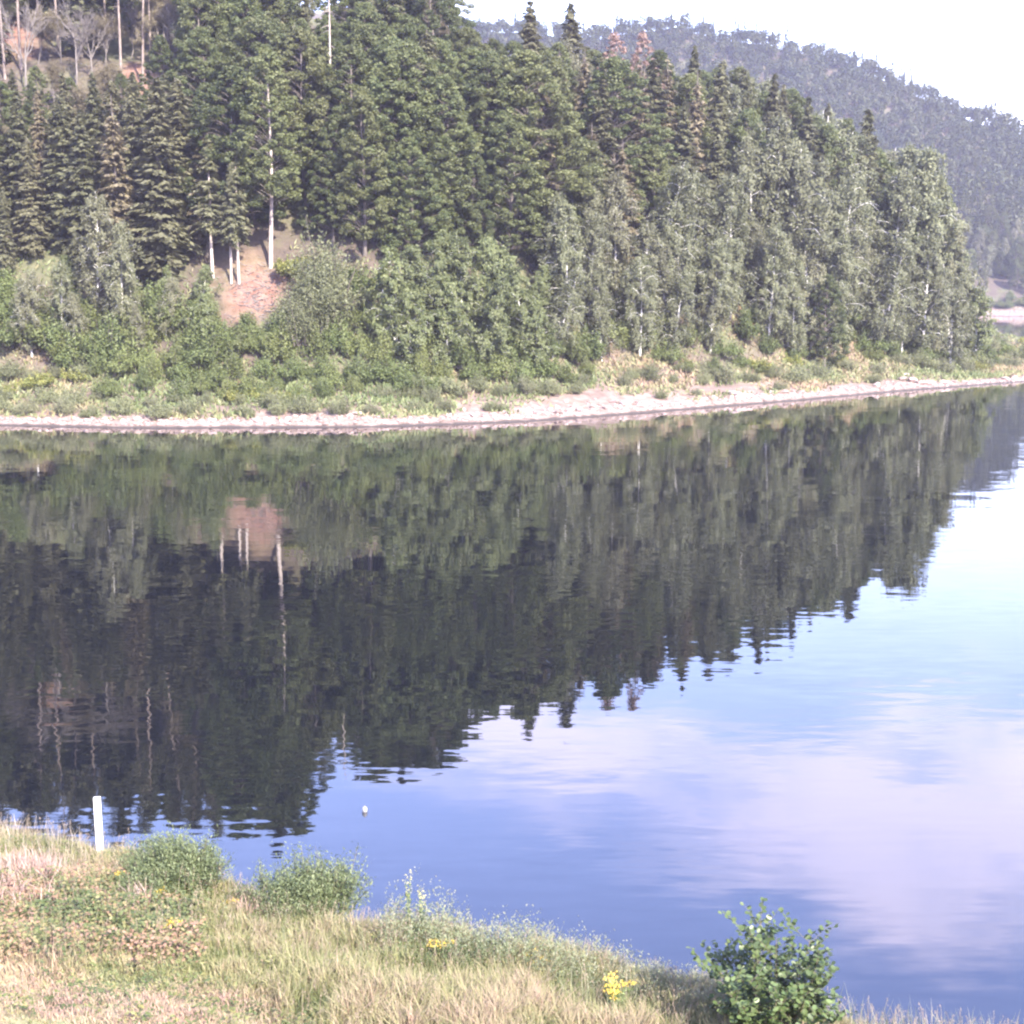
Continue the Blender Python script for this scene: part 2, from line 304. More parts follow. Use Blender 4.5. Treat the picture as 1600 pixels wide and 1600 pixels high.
far_bank = tag(grid_mesh('hillside_terrain', Xg, Yg, Zg, M['hillside'], np.where(bare_soil(Xg, Yg, Zg, Dg) > .02, -bare_soil(Xg, Yg, Zg, Dg), np.clip(1.15 - Dg / 15. + fbm(Xg / 5, Dg / 5, 31) * .9, 0, 1))), 'steep reddish soil hillside rising from the far shore', 'hillside', kind='structure')

# far hill across the bay, in polar layout round the lake
CRX = np.array([-1500, 300, 700, 820, 930, 1000, 1050, 1100, 1200, 1300, 1400, 1450, 1500, 1560, 1585, 1605, 1650, 1800, 2100, 3000])
CRY = np.array([-20, -10, 40, 55, 66, 50, 44, 62, 84, 108, 150, 182, 206, 222, 238, 272, 300, 330, 300, 250])
def far_row(az): return np.interp(800 + F * np.tan(az), CRX, CRY)
def far_h(az, D):
    row = far_row(az); b = (800 - row) / F; zc = CAM_Z + 880 * (b * CP - SP) / (CP + b * SP)
    D0 = 662 + 30 * fbm(az * 22, az * 0 + 2, 41); t = (D - D0) / (880 - D0)
    z = np.where(t < 0, np.maximum(t * 60, -8), np.where(t < .04, t / .04 * 1.9, 1.9 + (zc - 1.9) * np.clip((t - .04) / .96, 0, 1) ** .92))
    z = np.where(t > 1, zc - (D - 880) * .12, z)
    return z + fbm(az * 30, D / 40., 43) * 9 * np.clip(t * 3, 0, 1) * (t < 1.2)
azs = np.linspace(R(-50), R(50), 300); Ds = np.concatenate([np.arange(610, 720, 5), np.arange(720, 1300, 16)])
A_, D_ = np.meshgrid(azs, Ds); Zf = far_h(A_, D_)
tag(grid_mesh('wooded_hill', D_ * np.sin(A_), D_ * np.cos(A_), Zf, M['hillside'], np.clip(1 - (Zf - 1.5) / 3., 0, 1) * (D_ < 720)), 'higher wooded hill across the side arm of the reservoir', 'hill', kind='structure')
b_ = np.linspace(R(-75), R(75), 200); A2, D2 = np.meshgrid(b_, np.array([2300., 2600, 3000, 3600]))
rise = np.array([0, .8, 1., .3])[:, None]; Z2 = rise * (285 + 120 * fbm(A2 * 7, A2 * 0, 51)) - 5
tag(grid_mesh('distant_hills', D2 * np.sin(A2), D2 * np.cos(A2), Z2, plain_mat('distant_wood_cover', (.05, .07, .04), (.09, .1, .055), .02, .9, 0)), 'hazy blue ridge glimpsed beyond the end of the hill', 'hills', kind='structure')

# ------------------------------------------------------------------ near bank
def near_mat():
    m, nt, N, L = mat_new('bank_soil'); out = N('ShaderNodeOutputMaterial'); n = noise(N, L, 2.2, 8, rough=.65); n2 = noise(N, L, .5, 3)
    a = mixc(N, L, maprange(N, L, n.outputs['Fac'], .35, .65), (.20, .15, .085), (.36, .28, .17)); g = mixc(N, L, maprange(N, L, n.outputs['Fac'], .35, .65), (.12, .14, .05), (.26, .26, .11))
    col = mixc(N, L, maprange(N, L, n2.outputs['Fac'], .42, .6), a, g); p = N('ShaderNodeBsdfPrincipled'); L(col, p.inputs['Base Color']); p.inputs['Roughness'].default_value = .95
    b = N('ShaderNodeBump'); b.inputs['Distance'].default_value = .06; L(n.outputs['Fac'], b.inputs['Height']); L(b.outputs[0], p.inputs['Normal']); L(p.outputs[0], out.inputs[0]); return m
az_n = np.linspace(CAZ[0], CAZ[-1], 300); tt = np.concatenate([np.linspace(0, 1, 90)])
An, Tn = np.meshgrid(az_n, tt); Rc = np.interp(An, CAZ, CR); Rn = 4 + Tn * (Rc + 9 - 4); Zn = np.maximum(near_z(An, Rn), -5)
tag(grid_mesh('bank_ground', Rn * np.sin(An), Rn * np.cos(An), Zn, near_mat()), 'grassy near bank sloping down to the water', 'bank', kind='structure')

# ------------------------------------------------------------------ plant generators (each returns {part name: mesh})
def spruce(seed, Ht=22., Rr=3.1, z0=.06, dens=1., ragged=.25, droop=.42, leaf='spruce', bark='bark', bare_top=0., name='spruce'):
    r = np.random.default_rng(seed); w = MB(); c = MB()
    lean = r.normal(0, .012, 2); zz = np.linspace(0, Ht, 9)
    P = np.stack([lean[0] * zz + .04 * np.sin(zz * .5 + seed), lean[1] * zz, zz], -1); w.tube(P, .27 * (1 - zz / Ht) ** .8 * Ht / 22 + .025, 7)
    z = z0 * Ht
    while z < .985 * Ht:
        t = (z - z0 * Ht) / (Ht * (1 - z0)); base = Rr * ((1 - t) ** .82) * (.72 + .28 * min(1, t * 6)) + .12
        nb = r.integers(5, 8)
        for _ in range(nb):
            if r.random() < .12 * ragged * 4: continue
            Lb = base * r.uniform(1 - ragged * 1.5, 1.15); a = r.uniform(0, 2 * math.pi); o = np.array([math.cos(a), math.sin(a), 0]); s_ = np.array([-o[1], o[0], 0])
            up = .45 * t + .05; dr = droop * (1 - .6 * t) + r.normal(0, .06)
            zb = min(z + r.uniform(-.55, .55), Ht * .99); bx = np.array([lean[0] * zb, lean[1] * zb, zb])
            s = np.array([0, .5, 1.]); w.tube(bx + o * (Lb * s)[:, None] + np.array([0, 0, 1.]) * (Lb * (up * s - dr * s * s))[:, None], np.array([.03, .02, .008]) * (.6 + Lb * .15), 3)
            if t > 1 - bare_top: n = int(Lb * 5 * dens)
            else: n = int((Lb * 21 + 8) * dens)
            if n < 1: continue
            s = r.uniform(.02, 1.0, n) ** .85; lat = r.normal(0, 1, n) * (.26 * (1.15 - s)) * min(Lb, 3.0) ; hang = np.abs(r.normal(0, .16, n))
            ctr = bx + o * (Lb * s)[:, None] + s_ * lat[:, None] + np.array([0, 0, 1.]) * (Lb * (up * s - dr * s * s) - hang - .12 * np.abs(lat))[:, None]
            ax = o * r.uniform(.3, 1., n)[:, None] + s_ * (np.sign(lat) * r.uniform(.1, .9, n))[:, None] + np.array([0, 0, -1.]) * r.uniform(.0, .75, n)[:, None]
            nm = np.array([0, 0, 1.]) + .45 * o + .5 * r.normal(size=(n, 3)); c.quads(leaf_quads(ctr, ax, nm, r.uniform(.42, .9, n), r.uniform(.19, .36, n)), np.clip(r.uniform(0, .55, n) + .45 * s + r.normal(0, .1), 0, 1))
        z += r.uniform(.36, .58) * Ht / 22
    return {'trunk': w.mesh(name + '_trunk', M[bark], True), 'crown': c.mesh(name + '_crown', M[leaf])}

def clump_leaves(c, r, ctr, rad, flat, n, size, upb, tint):
    d = rdir(n, r) * (r.uniform(.15, 1, n) ** .45)[:, None]; p = ctr + d * np.array([rad, rad, rad * flat])
    nm = rdir(n, r) * .55 + np.array([0, 0, 1.]) * upb + .55 * d; ax = rdir(n, r) * np.array([1, 1, .5])
    c.quads(leaf_quads(p, ax, nm, size * r.uniform(.7, 1.3, n), size * .62 * r.uniform(.7, 1.3, n)), np.clip(tint + r.normal(0, .2, n), 0, 1))

def beech(seed, Ht=21., Rr=5., z0=.14, nclump=95, nl=225, size=.35, leaf='beech', bark='bark', flat=.6, upb=.25, name='beech', point=.8, limb=1.):
    r = np.random.default_rng(seed); w = MB(); c = MB(); zz = np.linspace(0, Ht * .9, 8)
    wob = np.stack([.25 * np.sin(zz * .3 + seed), .2 * np.cos(zz * .27 + seed * 2), zz], -1); wob[:, :2] -= wob[0, :2]; w.tube(wob, .27 * (1 - zz / Ht) ** .9 + .03, 7)
    k = 0; ph = r.uniform(0, 6.28, 3)
    for k in range(nclump):
        t = (k + r.random()) / nclump; z = Ht * (z0 + (1 - z0) * t); a = k * 2.39996 + r.normal(0, .4)
        env = Rr * (max(.02, (1 - t ** 2.2)) ** point) * (.62 + .38 * min(1, (t + .12) * 3.5)) * (1 + .22 * math.sin(2 * a + ph[0]) + .15 * math.sin(3 * a + ph[1] + 4 * t))
        rr_ = env * (r.uniform(.35, 1.) ** .5); cr = r.uniform(.5, 1.15) * (Rr / 5.) * (1.05 - .35 * t)
        ctr = np.array([math.cos(a) * rr_, math.sin(a) * rr_, z - .10 * rr_])
        st = np.array([0, 0, max(z - rr_ * r.uniform(.3, .8), Ht * .12)]); mid = (st + ctr) / 2 + np.array([0, 0, .12 * rr_])
        w.tube(np.stack([st, mid, ctr]), np.array([.05, .035, .012]) * limb, 3)
        clump_leaves(c, r, ctr, cr, flat, int(nl * cr * cr / 1.2) + 20, size, upb, r.uniform(.15, .85))
    return {'trunk': w.mesh(name + '_trunk', M[bark], True), 'crown': c.mesh(name + '_crown', M[leaf])}

def birch(seed, Ht=17., Rr=2.9, z0=.12, nlimb=46, leaf='birch', bark='birchbark', size=.31, stems=1, strands=6, name='birch', nl=34):
    r = np.random.default_rng(seed); w = MB(); c = MB()
    for sI in range(stems):
        sx, sy = r.normal(0, .10 if stems > 1 else .045, 2); hh = Ht * (1 if sI == 0 else r.uniform(.75, .95)); zz = np.linspace(0, hh, 10); u = zz / hh
        P = np.stack([sx * zz + .5 * np.sin(u * 2.5 + seed) * u, sy * zz + .4 * np.sin(u * 2 + seed * 3) * u, zz], -1); P[:, :2] -= P[0, :2]; w.tube(P, (.15 * (1 - u) ** .9 + .02) * Ht / 17, 6)
        for k in range(nlimb // stems):
            t = (k + r.random()) / (nlimb // stems); z = hh * (z0 + (1 - z0) * t * .97); a = k * 2.4 + r.normal(0, .5)
            env = Rr * (1 - t ** 2.2) ** .6 * (.6 + .4 * min(1, t * 3 + .2)) * r.uniform(.4, 1.25); o = np.array([math.cos(a), math.sin(a), 0])
            b0 = np.array([np.interp(z, zz, P[:, 0]), np.interp(z, zz, P[:, 1]), z]); s = np.array([0, .35, .7, 1.]); rise = r.uniform(.5, .95)
            pts = b0 + o * (env * s)[:, None] + np.array([0, 0, 1.]) * (env * (rise * s - .62 * s ** 3))[:, None]; w.tube(pts, np.array([.045, .034, .02, .008]) * Ht / 17, 3)
            for q in range(strands):
                s0 = r.uniform(.3, 1.); p0 = np.array([np.interp(s0, s, pts[:, i]) for i in range(3)]) + r.normal(0, .25, 3) * Rr / 2.9; ln = r.uniform(.5, 1.9) * Ht / 17; n = int(nl * r.uniform(.6, 1.2))
                v = r.uniform(0, 1, n); p = p0 + np.stack([r.normal(0, .2, n) * (1.1 - .6 * v), r.normal(0, .2, n) * (1.1 - .6 * v), .25 - ln * v], -1) * (Rr / 2.9) ** .5
                ax = np.array([0, 0, -1.]) + .7 * r.normal(size=(n, 3)); c.quads(leaf_quads(p, ax, rdir(n, r) * .6 + o * .8 + np.array([0, 0, .5]), size * r.uniform(.7, 1.3, n), size * .6 * r.uniform(.7, 1.3, n)), np.clip(r.uniform(.1, .9) + r.normal(0, .2, n), 0, 1))
    return {'trunk': w.mesh(name + '_trunk', M[bark], True), 'crown': c.mesh(name + '_crown', M[leaf])}

def shrub(seed, Ht=2.4, Rr=2.2, shoots=95, nl=34, size=.17, leaf='greybush', bark='bark', upright=.5, narrow=.5, name='shrub'):
    r = np.random.default_rng(seed); w = MB(); c = MB(); ph = r.uniform(0, 6.28); R0, H0 = Rr, Ht; nlobe = r.integers(4, 7); lobes = [(r.uniform(0, .62) * R0, r.uniform(0, 6.28), r.uniform(.38, .66), r.uniform(.62, 1.0)) for _ in range(nlobe)]; lobes[0] = (0, 0, .7, 1.)
    for k in range(shoots):
        lr, la, ls, lh = lobes[r.integers(0, nlobe)]; Rr = R0 * ls; Ht = H0 * lh * (r.uniform(1.1, 1.3) if r.random() < .14 else 1); off = np.array([math.cos(la) * lr, math.sin(la) * lr, 0])
        a = r.uniform(0, 6.283); u = math.sqrt(r.random()); lob = 1 + .25 * math.sin(2 * a + ph) + .14 * math.sin(5 * a + ph * 2); foot = np.array([math.cos(a), math.sin(a), 0]) * u * Rr * .45 * lob
        hgt = Ht * (1 - .62 * u ** 2.2) * r.uniform(.72, 1.08); tip = np.array([math.cos(a) * u * Rr * lob, math.sin(a) * u * Rr * lob, hgt]) + np.array([*r.normal(0, .12 * Rr, 2), 0]); foot = foot + off; tip = tip + off
        mid = (foot + tip) / 2 + np.array([0, 0, .12 * Ht]) * (1 - upright); pts = np.stack([foot, mid, tip])
        if k % 2 == 0: w.tube(pts, np.array([.022, .015, .006]) * Ht / 2.4, 3)
        n = nl; v = r.uniform(.12, 1.03, n) ** .75; p = np.stack([np.interp(v, [0, .5, 1], pts[:, i]) for i in range(3)], -1) + r.normal(0, .085, (n, 3)) * (H0 + R0) / 3.2; p[:, 2] = np.maximum(p[:, 2], .03)
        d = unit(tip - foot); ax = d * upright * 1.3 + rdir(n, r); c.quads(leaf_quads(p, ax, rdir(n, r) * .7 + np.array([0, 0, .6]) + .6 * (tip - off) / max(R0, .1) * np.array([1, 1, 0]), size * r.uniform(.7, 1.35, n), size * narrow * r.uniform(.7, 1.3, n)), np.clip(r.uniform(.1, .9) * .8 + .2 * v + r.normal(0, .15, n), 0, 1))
    return {'stems': w.mesh(name + '_stems', M[bark], True), 'foliage': c.mesh(name + '_foliage', M[leaf])}

def bare(seed, Ht=15., bark='deadbark', spread=.62, depth=4, leaves=0, leaf='spruce_brown', name='bare'):
    r = np.random.default_rng(seed); w = MB(); c = MB()
    def grow(p, d, ln, rad, k):
        d2 = unit(d + r.normal(0, .13, 3)); m = p + d * ln * .5 + r.normal(0, .05 * ln, 3); e = m + d2 * ln * .5; w.tube(np.stack([p, m, e]), np.array([rad, rad * .85, rad * .68]), 5 if k < 2 else 3)
        if k >= 2 and leaves: clump_leaves(c, r, e, .55, .9, leaves, .22, .2, r.uniform(.2, .8))
        if k == depth: return
        for _ in range(3 if k else 4):
            o = rdir(1, r)[0]; nd = unit(d2 + o * spread * r.uniform(.7, 1.5) + np.array([0, 0, .12])); grow(p + (e - p) * r.uniform(.55, 1), nd, ln * r.uniform(.58, .8), rad * .55, k + 1)
        grow(e, unit(d2 + .1 * rdir(1, r)[0]), ln * .72, rad * .66, k + 1)
    grow(np.zeros(3), np.array([0, 0, 1.]), Ht * .34, Ht * .0125, 0)
    out = {'trunk': w.mesh(name + '_trunk', M[bark], True)}
    if leaves: out['crown'] = c.mesh(name + '_crown', M[leaf])
    return out

def snag(seed, Ht=20., bark='palebark', crown=False, name='snag', top=.55, rad=.22):
    r = np.random.default_rng(seed); w = MB(); c = MB(); zz = np.linspace(0, Ht, 10); P = np.stack([.12 * np.sin(zz * .25 + seed), .1 * np.cos(zz * .2), zz], -1); P[:, :2] -= P[0, :2]; w.tube(P, rad * (1 - .8 * zz / Ht), 7)
    for k in range(26):
        z = Ht * r.uniform(.3, .97); a = r.uniform(0, 6.28); ln = r.uniform(.3, 1.3); o = np.array([math.cos(a), math.sin(a), r.uniform(-.4, .3)]); b0 = np.array([np.interp(z, zz, P[:, 0]), np.interp(z, zz, P[:, 1]), z]); w.tube(np.stack([b0, b0 + o * ln * .6, b0 + o * ln + np.array([0, 0, -.15])]), np.array([.035, .025, .01]), 3)
    out = {}
    if crown:
        for k in range(44):
            z = Ht * r.uniform(top, 1.0); a = r.uniform(0, 6.28); t = (z / Ht - top) / (1 - top); rr_ = (2.6 * (1 - t) ** .6 + .4) * r.uniform(.3, 1); ctr = np.array([math.cos(a) * rr_, math.sin(a) * rr_, z]); w.tube(np.stack([[P[-1, 0] * z / Ht, 0, z - .4 * rr_], ctr * np.array([.5, .5, 1]) - np.array([0, 0, .1]), ctr]), np.array([.06, .04, .015]), 3)
            clump_leaves(c, r, ctr, .95, .5, 85, .30, .4, r.uniform(.1, .9))
        out['crown'] = c.mesh(name + '_crown', M['spruce'])
    out['trunk'] = w.mesh(name + '_trunk', M[bark], True); return out

LIB = {
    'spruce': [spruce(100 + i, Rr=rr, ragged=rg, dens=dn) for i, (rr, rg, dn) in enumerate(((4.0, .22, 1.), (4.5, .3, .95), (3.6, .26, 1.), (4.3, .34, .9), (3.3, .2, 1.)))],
    'spruce_brown': [spruce(120 + i, Rr=rr, ragged=.38, dens=dn, leaf='spruce_brown', bark='bark', bare_top=.12, z0=.12) for i, (rr, dn) in enumerate(((3.7, .6), (3.2, .75), (4.0, .52)))],
    'highspruce': [spruce(560 + i, Rr=3.4, z0=.36, ragged=.3, dens=.95, bark='palebark', name='high_spruce') for i in range(2)],
    'beech': [beech(200 + i, Rr=rr, nclump=nc, point=pt) for i, (rr, nc, pt) in enumerate(((5.6, 200, .6), (6.2, 220, .55), (5.0, 180, .7), (5.8, 210, .6), (5.3, 190, .65)))],
    'birch': [birch(300 + i, Rr=rr, stems=st, nlimb=nb) for i, (rr, st, nb) in enumerate(((3.4, 1, 64), (3.9, 2, 72), (3.2, 1, 60), (4.2, 3, 78), (3.7, 1, 66)))],
    'young': [birch(330 + i, Ht=9., Rr=2.6, z0=.04, nlimb=54, leaf='young', size=.25, stems=st, strands=6, nl=34, name='young_birch') for i, st in enumerate((1, 2, 1))],
    'greybush': [shrub(400 + i, Ht=h, Rr=rr) for i, (h, rr) in enumerate(((2.4, 2.3), (2.0, 2.5), (2.7, 2.1), (1.7, 2.0)))],
    'greenbush': [shrub(420 + i, Ht=h, Rr=rr, leaf='greenbush', shoots=110, nl=36, size=.24, narrow=.6, name='green_bush') for i, (h, rr) in enumerate(((3.4, 2.4), (3.0, 2.8), (4.0, 2.2)))],
    'limebush': [shrub(440 + i, Ht=h, Rr=rr, leaf='limebush', shoots=80, nl=30, size=.22, narrow=.6, name='lime_bush') for i, (h, rr) in enumerate(((1.8, 2.0), (1.5, 2.4)))],
    'willow': [shrub(450 + i, Ht=8., Rr=4.4, shoots=230, nl=80, size=.27, narrow=.5, name='willow', upright=.35) for i in range(2)],
    'bare': [bare(500 + i) for i in range(3)],
    'thin': [bare(510 + i, leaves=38, depth=4) for i in range(2)],
    'snag': [snag(520)], 'pine': [snag(530 + i, 24., crown=True, name='pine', top=.5, bark='pinebark') for i in range(2)],
    'tall': [beech(540, Ht=26., Rr=4.6, z0=.34, nclump=190, bark='palebark', name='tall_beech', limb=.35)],
    'red': [beech(550, Ht=20., Rr=3.6, nclump=110, nl=150, size=.3, leaf='redneedle', bark='deadbark', name='withered_tree')],
}
BASE_H = {'spruce': 22, 'highspruce': 22, 'spruce_brown': 22, 'beech': 21.5, 'birch': 17, 'young': 9, 'greybush': 2.3, 'greenbush': 3.4, 'limebush': 1.7, 'willow': 8, 'bare': 14.5, 'thin': 14.5, 'snag': 20, 'pine': 24, 'tall': 26, 'red': 20.5}
NAMES = {'spruce': 'spruce_tree', 'highspruce': 'spruce_tree', 'spruce_brown': 'spruce_tree', 'beech': 'beech_tree', 'birch': 'birch_tree', 'young': 'young_birch_tree', 'greybush': 'willow_shrub', 'greenbush': 'green_bush', 'limebush': 'yellow_green_bush', 'willow': 'grey_willow_bush', 'bare': 'bare_tree', 'thin': 'thin_grey_tree', 'snag': 'dead_tree', 'pine': 'pine_tree', 'tall': 'tall_beech_tree', 'red': 'withered_tree'}
CATS = {k: ('bush' if k in ('greenbush', 'limebush', 'willow') else 'shrub' if k == 'greybush' else 'tree') for k in NAMES}
LOOK = {'spruce': 'dark green spruce', 'highspruce': 'bare-stemmed spruce', 'spruce_brown': 'thin brownish spruce', 'beech': 'broad leafy green beech', 'birch': 'drooping grey-green birch', 'young': 'bushy light green birch', 'greybush': 'low grey-green willow shrub', 'greenbush': 'fresh green rounded bush', 'limebush': 'low yellow-green bush', 'willow': 'big rounded grey-green willow bush', 'bare': 'bare grey branching tree', 'thin': 'sparse brown-grey tree', 'snag': 'straight white dead trunk', 'pine': 'tall bare-stemmed pine', 'tall': 'tall beech on a sunlit pale trunk', 'red': 'withered pinkish tree'}
GROUPS = {'highspruce': 'spruces on the far slope', 'spruce': 'spruces on the far slope', 'spruce_brown': 'spruces on the far slope', 'beech': 'beeches on the far slope', 'birch': 'birches along the far slope', 'young': 'young birches above the shore', 'greybush': 'willow shrubs along the far shore', 'greenbush': 'green bushes above the far shore', 'limebush': 'yellow-green bushes on the far bank', 'bare': 'bare trees near the ridge', 'thin': 'bare trees near the ridge', 'pine': 'tall pines on the ridge'}
PLACED = []
def plant(kind, x, y, z, h, var=None, rot=None, wide=1., label=None):
    lib = LIB[kind]; parts = lib[(len(PLACED) if var is None else var) % len(lib)]; s = h / BASE_H[kind]
    o = empty(NAMES[kind], (x, y, z - .12 * min(s, 1))); lean_ = (.06 if x < 55 else .02) if kind in ('birch', 'thin', 'young') else .02; o.rotation_euler = (random.gauss(0, lean_), random.gauss(0, lean_), random.uniform(0, 6.28) if rot is None else rot); o.scale = (s * wide, s * wide, s)
    for pn, me in parts.items(): link(bpy.data.objects.new(pn, me), o)
    PLACED.append([kind, o, x, y, z, h, label]); return o
def tree(kind, px, d, row_top=None, h=None, **k):
    x, y, z = spot(px, d)
    if h is None: h = max(1.0, float(z_at_row(x, y, row_top)) - z)
    return plant(kind, x, y, z, h, **k)

# ------------------------------------------------------------------ trees measured on the photograph: kind, column, metres inland, row of the tip
key = [
    ('spruce', 213, 47, 118, dict(label='dark spruce whose thin pale top stands left of the reddish clearing', var=0)),
    ('spruce_brown', 325, 45, 190, dict(label='brownish spruce with bare stem directly above the reddish clearing', var=0, wide=1.25)),
    ('highspruce', 361, 38.5, 255, dict(label='spruce with bare lower trunk in the reddish clearing, left of the pair', var=0, wide=.95)), ('highspruce', 373, 38, 240, dict(label='spruce with bare lower trunk in the reddish clearing, right of the pair', var=1, wide=.95)), ('highspruce', 332, 40, 215, dict(label='spruce with bare lower trunk at the clearing edge beside the pair', var=1, wide=1.1)),
    ('spruce', 105, 46, 150, dict(wide=1.25)), ('spruce', 55, 44, 215, dict(wide=1.2)), ('spruce', 10, 40, 290, {}), ('spruce', 150, 55, 110, {}), ('spruce', 265, 54, 165, dict(wide=1.1)), ('spruce', 30, 52, 140, dict(wide=1.1)),
    ('tall', 423, 42.5, 70, dict(label='tall beech whose bright bare trunk rises from the reddish clearing')),
    ('beech', 570, 44, 130, dict(wide=.95)), ('beech', 480, 56, 40, {}), ('beech', 320, 66, 40, {}), ('beech', 400, 70, 20, {}), ('beech', 640, 52, 60, {}), ('beech', 700, 48, 110, dict(wide=1.1)), ('beech', 760, 56, 75, {}), ('beech', 560, 66, 30, {}), ('beech', 640, 74, 18, {}), ('beech', 730, 72, 40, {}), ('beech', 520, 47, 170, {}), ('beech', 640, 42, 210, {}), ('beech', 740, 41, 235, {}), ('beech', 790, 46, 170, {}),
    ('spruce', 826, 76, 0, dict(label='spruce breaking the skyline, left of the two pointed tips', var=0, wide=1.25)), ('spruce', 897, 80, 0, dict(label='spruce breaking the skyline, right of the two pointed tips', var=1, wide=1.25)),
    ('spruce_brown', 845, 48, 95, dict(wide=1.1)), ('spruce_brown', 905, 58, 75, {}), ('spruce', 935, 60, 85, {}), ('spruce', 985, 56, 100, {}), ('beech', 1020, 66, 72, {}), ('spruce_brown', 1040, 58, 85, {}), ('spruce', 1085, 60, 70, {}), ('spruce_brown', 1080, 50, 110, {}), ('spruce', 1120, 52, 90, {}), ('spruce', 1195, 52, 112, {}), ('spruce', 1255, 46, 150, {}), ('spruce', 1350, 42, 168, dict(wide=1.2, label='dark spruce standing among the birches nearest the headland')), ('spruce', 1160, 58, 105, {}),
    ('beech', 1165, 44, 165, dict(wide=.8)), ('beech', 925, 40, 215, dict(wide=.8)), ('beech', 1285, 44, 190, dict(wide=.8)),
    ('birch', 152, 30, 298, dict(label='slim birch with white stem left of the reddish clearing', var=2)), ('birch', 195, 26, 345, {}), ('birch', 50, 22, 420, dict(var=3)), ('birch', 95, 24, 405, {}),
    ('birch', 872, 30, 300, dict(var=0)), ('birch', 920, 27, 330, {}), ('birch', 965, 30, 268, {}), ('birch', 1015, 32, 250, {}), ('birch', 1060, 27, 300, {}), ('birch', 1085, 34, 240, {}), ('birch', 1140, 29, 270, {}), ('birch', 1180, 33, 210, dict(var=0)), ('birch', 1228, 34, 185, dict(var=1, wide=1.15)), ('birch', 1270, 33, 215, {}), ('birch', 1300, 28, 270, {}), ('birch', 1345, 31, 255, {}), ('birch', 1390, 30, 262, dict(var=4)), ('birch', 1425, 30, 228, dict(var=0, wide=1.1)), ('birch', 1455, 28, 272, dict(var=2, wide=.9)), ('birch', 1480, 24, 335, dict(var=2)), ('birch', 1503, 20, 400, dict(var=0, wide=1.1)), ('young', 1522, 17, 450, {}), ('birch', 1200, 22, 350, {}), ('birch', 1110, 20, 400, {}), ('birch', 1000, 20, 400, {}), ('birch', 940, 19, 420, {}), ('birch', 1290, 19, 390, {}), ('birch', 1370, 19, 370, {}), ('birch', 1440, 18, 360, {}), ('birch', 1485, 17, 410, {}), ('birch', 1050, 18, 420, {}), ('birch', 1240, 18, 400, {}),
    ('young', 620, 24, 392, {}), ('young', 655, 25, 385, {}), ('young', 690, 27, 362, {}), ('young', 720, 28, 366, {}), ('young', 752, 27, 372, {}), ('young', 785, 25, 388, {}), ('young', 820, 22, 410, {}), ('young', 640, 19, 440, {}), ('young', 700, 20, 430, {}), ('young', 765, 20, 430, {}), ('young', 845, 18, 470, {}),
    ('willow', 510, 30, 362, dict(label='big rounded grey-green willow bush right of the reddish clearing', wide=.95)), ('willow', 480, 25, 430, dict(label='dull grey-green willow bush below the bigger rounded willow', wide=1.0)),
    ('bare', 120, 90, -10, {}), ('bare', 145, 92, 0, {}), ('thin', 60, 100, 10, {}), ('thin', 95, 98, 20, {}), ('thin', 165, 98, 15, {}), ('thin', 262, 96, 0, {}), ('thin', 240, 104, -20, {}), ('bare', 205, 104, -10, {}), ('thin', 560, 92, 0, {}), ('thin', 600, 88, 5, {}), ('thin', 680, 90, 2, {}),
    ('pine', 8, 94, -170, {}), ('pine', 33, 97, -190, {}), ('pine', 190, 92, -150, {}), ('pine', 223, 90, -140, {}), ('pine', 236, 95, -150, {}), ('pine', 478, 98, -60, {}), ('pine', 538, 100, -60, {}),
    ('snag', 519, 64, -25, dict(label='straight white dead trunk standing above the beeches near the top edge')),
    ('red', 962, 66, 44, dict(wide=1.0, label='withered pinkish tree on the skyline, left one of the two')), ('red', 1002, 64, 44, dict(wide=.9, label='withered pinkish tree on the skyline, right one of the two')),
    ('spruce', 480, 90, -20, {}), ('spruce', 440, 84, -30, {}), ('beech', 250, 72, 50, {}),
    ('beech', 1288, 15, 425, dict(wide=.95, var=2, label='small dark green broadleaf tree standing before the headland birches')),
    *[('pine', p_, d_, t_, {}) for p_, d_, t_ in ((-70, 104, -190), (-35, 108, -200), (62, 112, -195), (92, 106, -190), (128, 110, -200), (166, 108, -185), (262, 104, -180), (292, 108, -190), (330, 102, -170), (368, 106, -165), (405, 100, -140))],
    ('beech', 1150, 66, 100, dict(wide=.9)), ('beech', 1230, 60, 135, dict(wide=.9)), ('spruce_brown', 1130, 62, 100, {}), ('beech', 1310, 52, 180, dict(wide=.85)), ('spruce', 1215, 54, 130, {}), ('birch', 1400, 42, 225, {}), ('beech', 1450, 40, 262, dict(wide=.8)), ('beech', 870, 66, 60, dict(wide=.9)), ('spruce', 1290, 56, 160, {}),
]
for kd, px, d, row, kw in key: tree(kd, px, d, row, **kw)

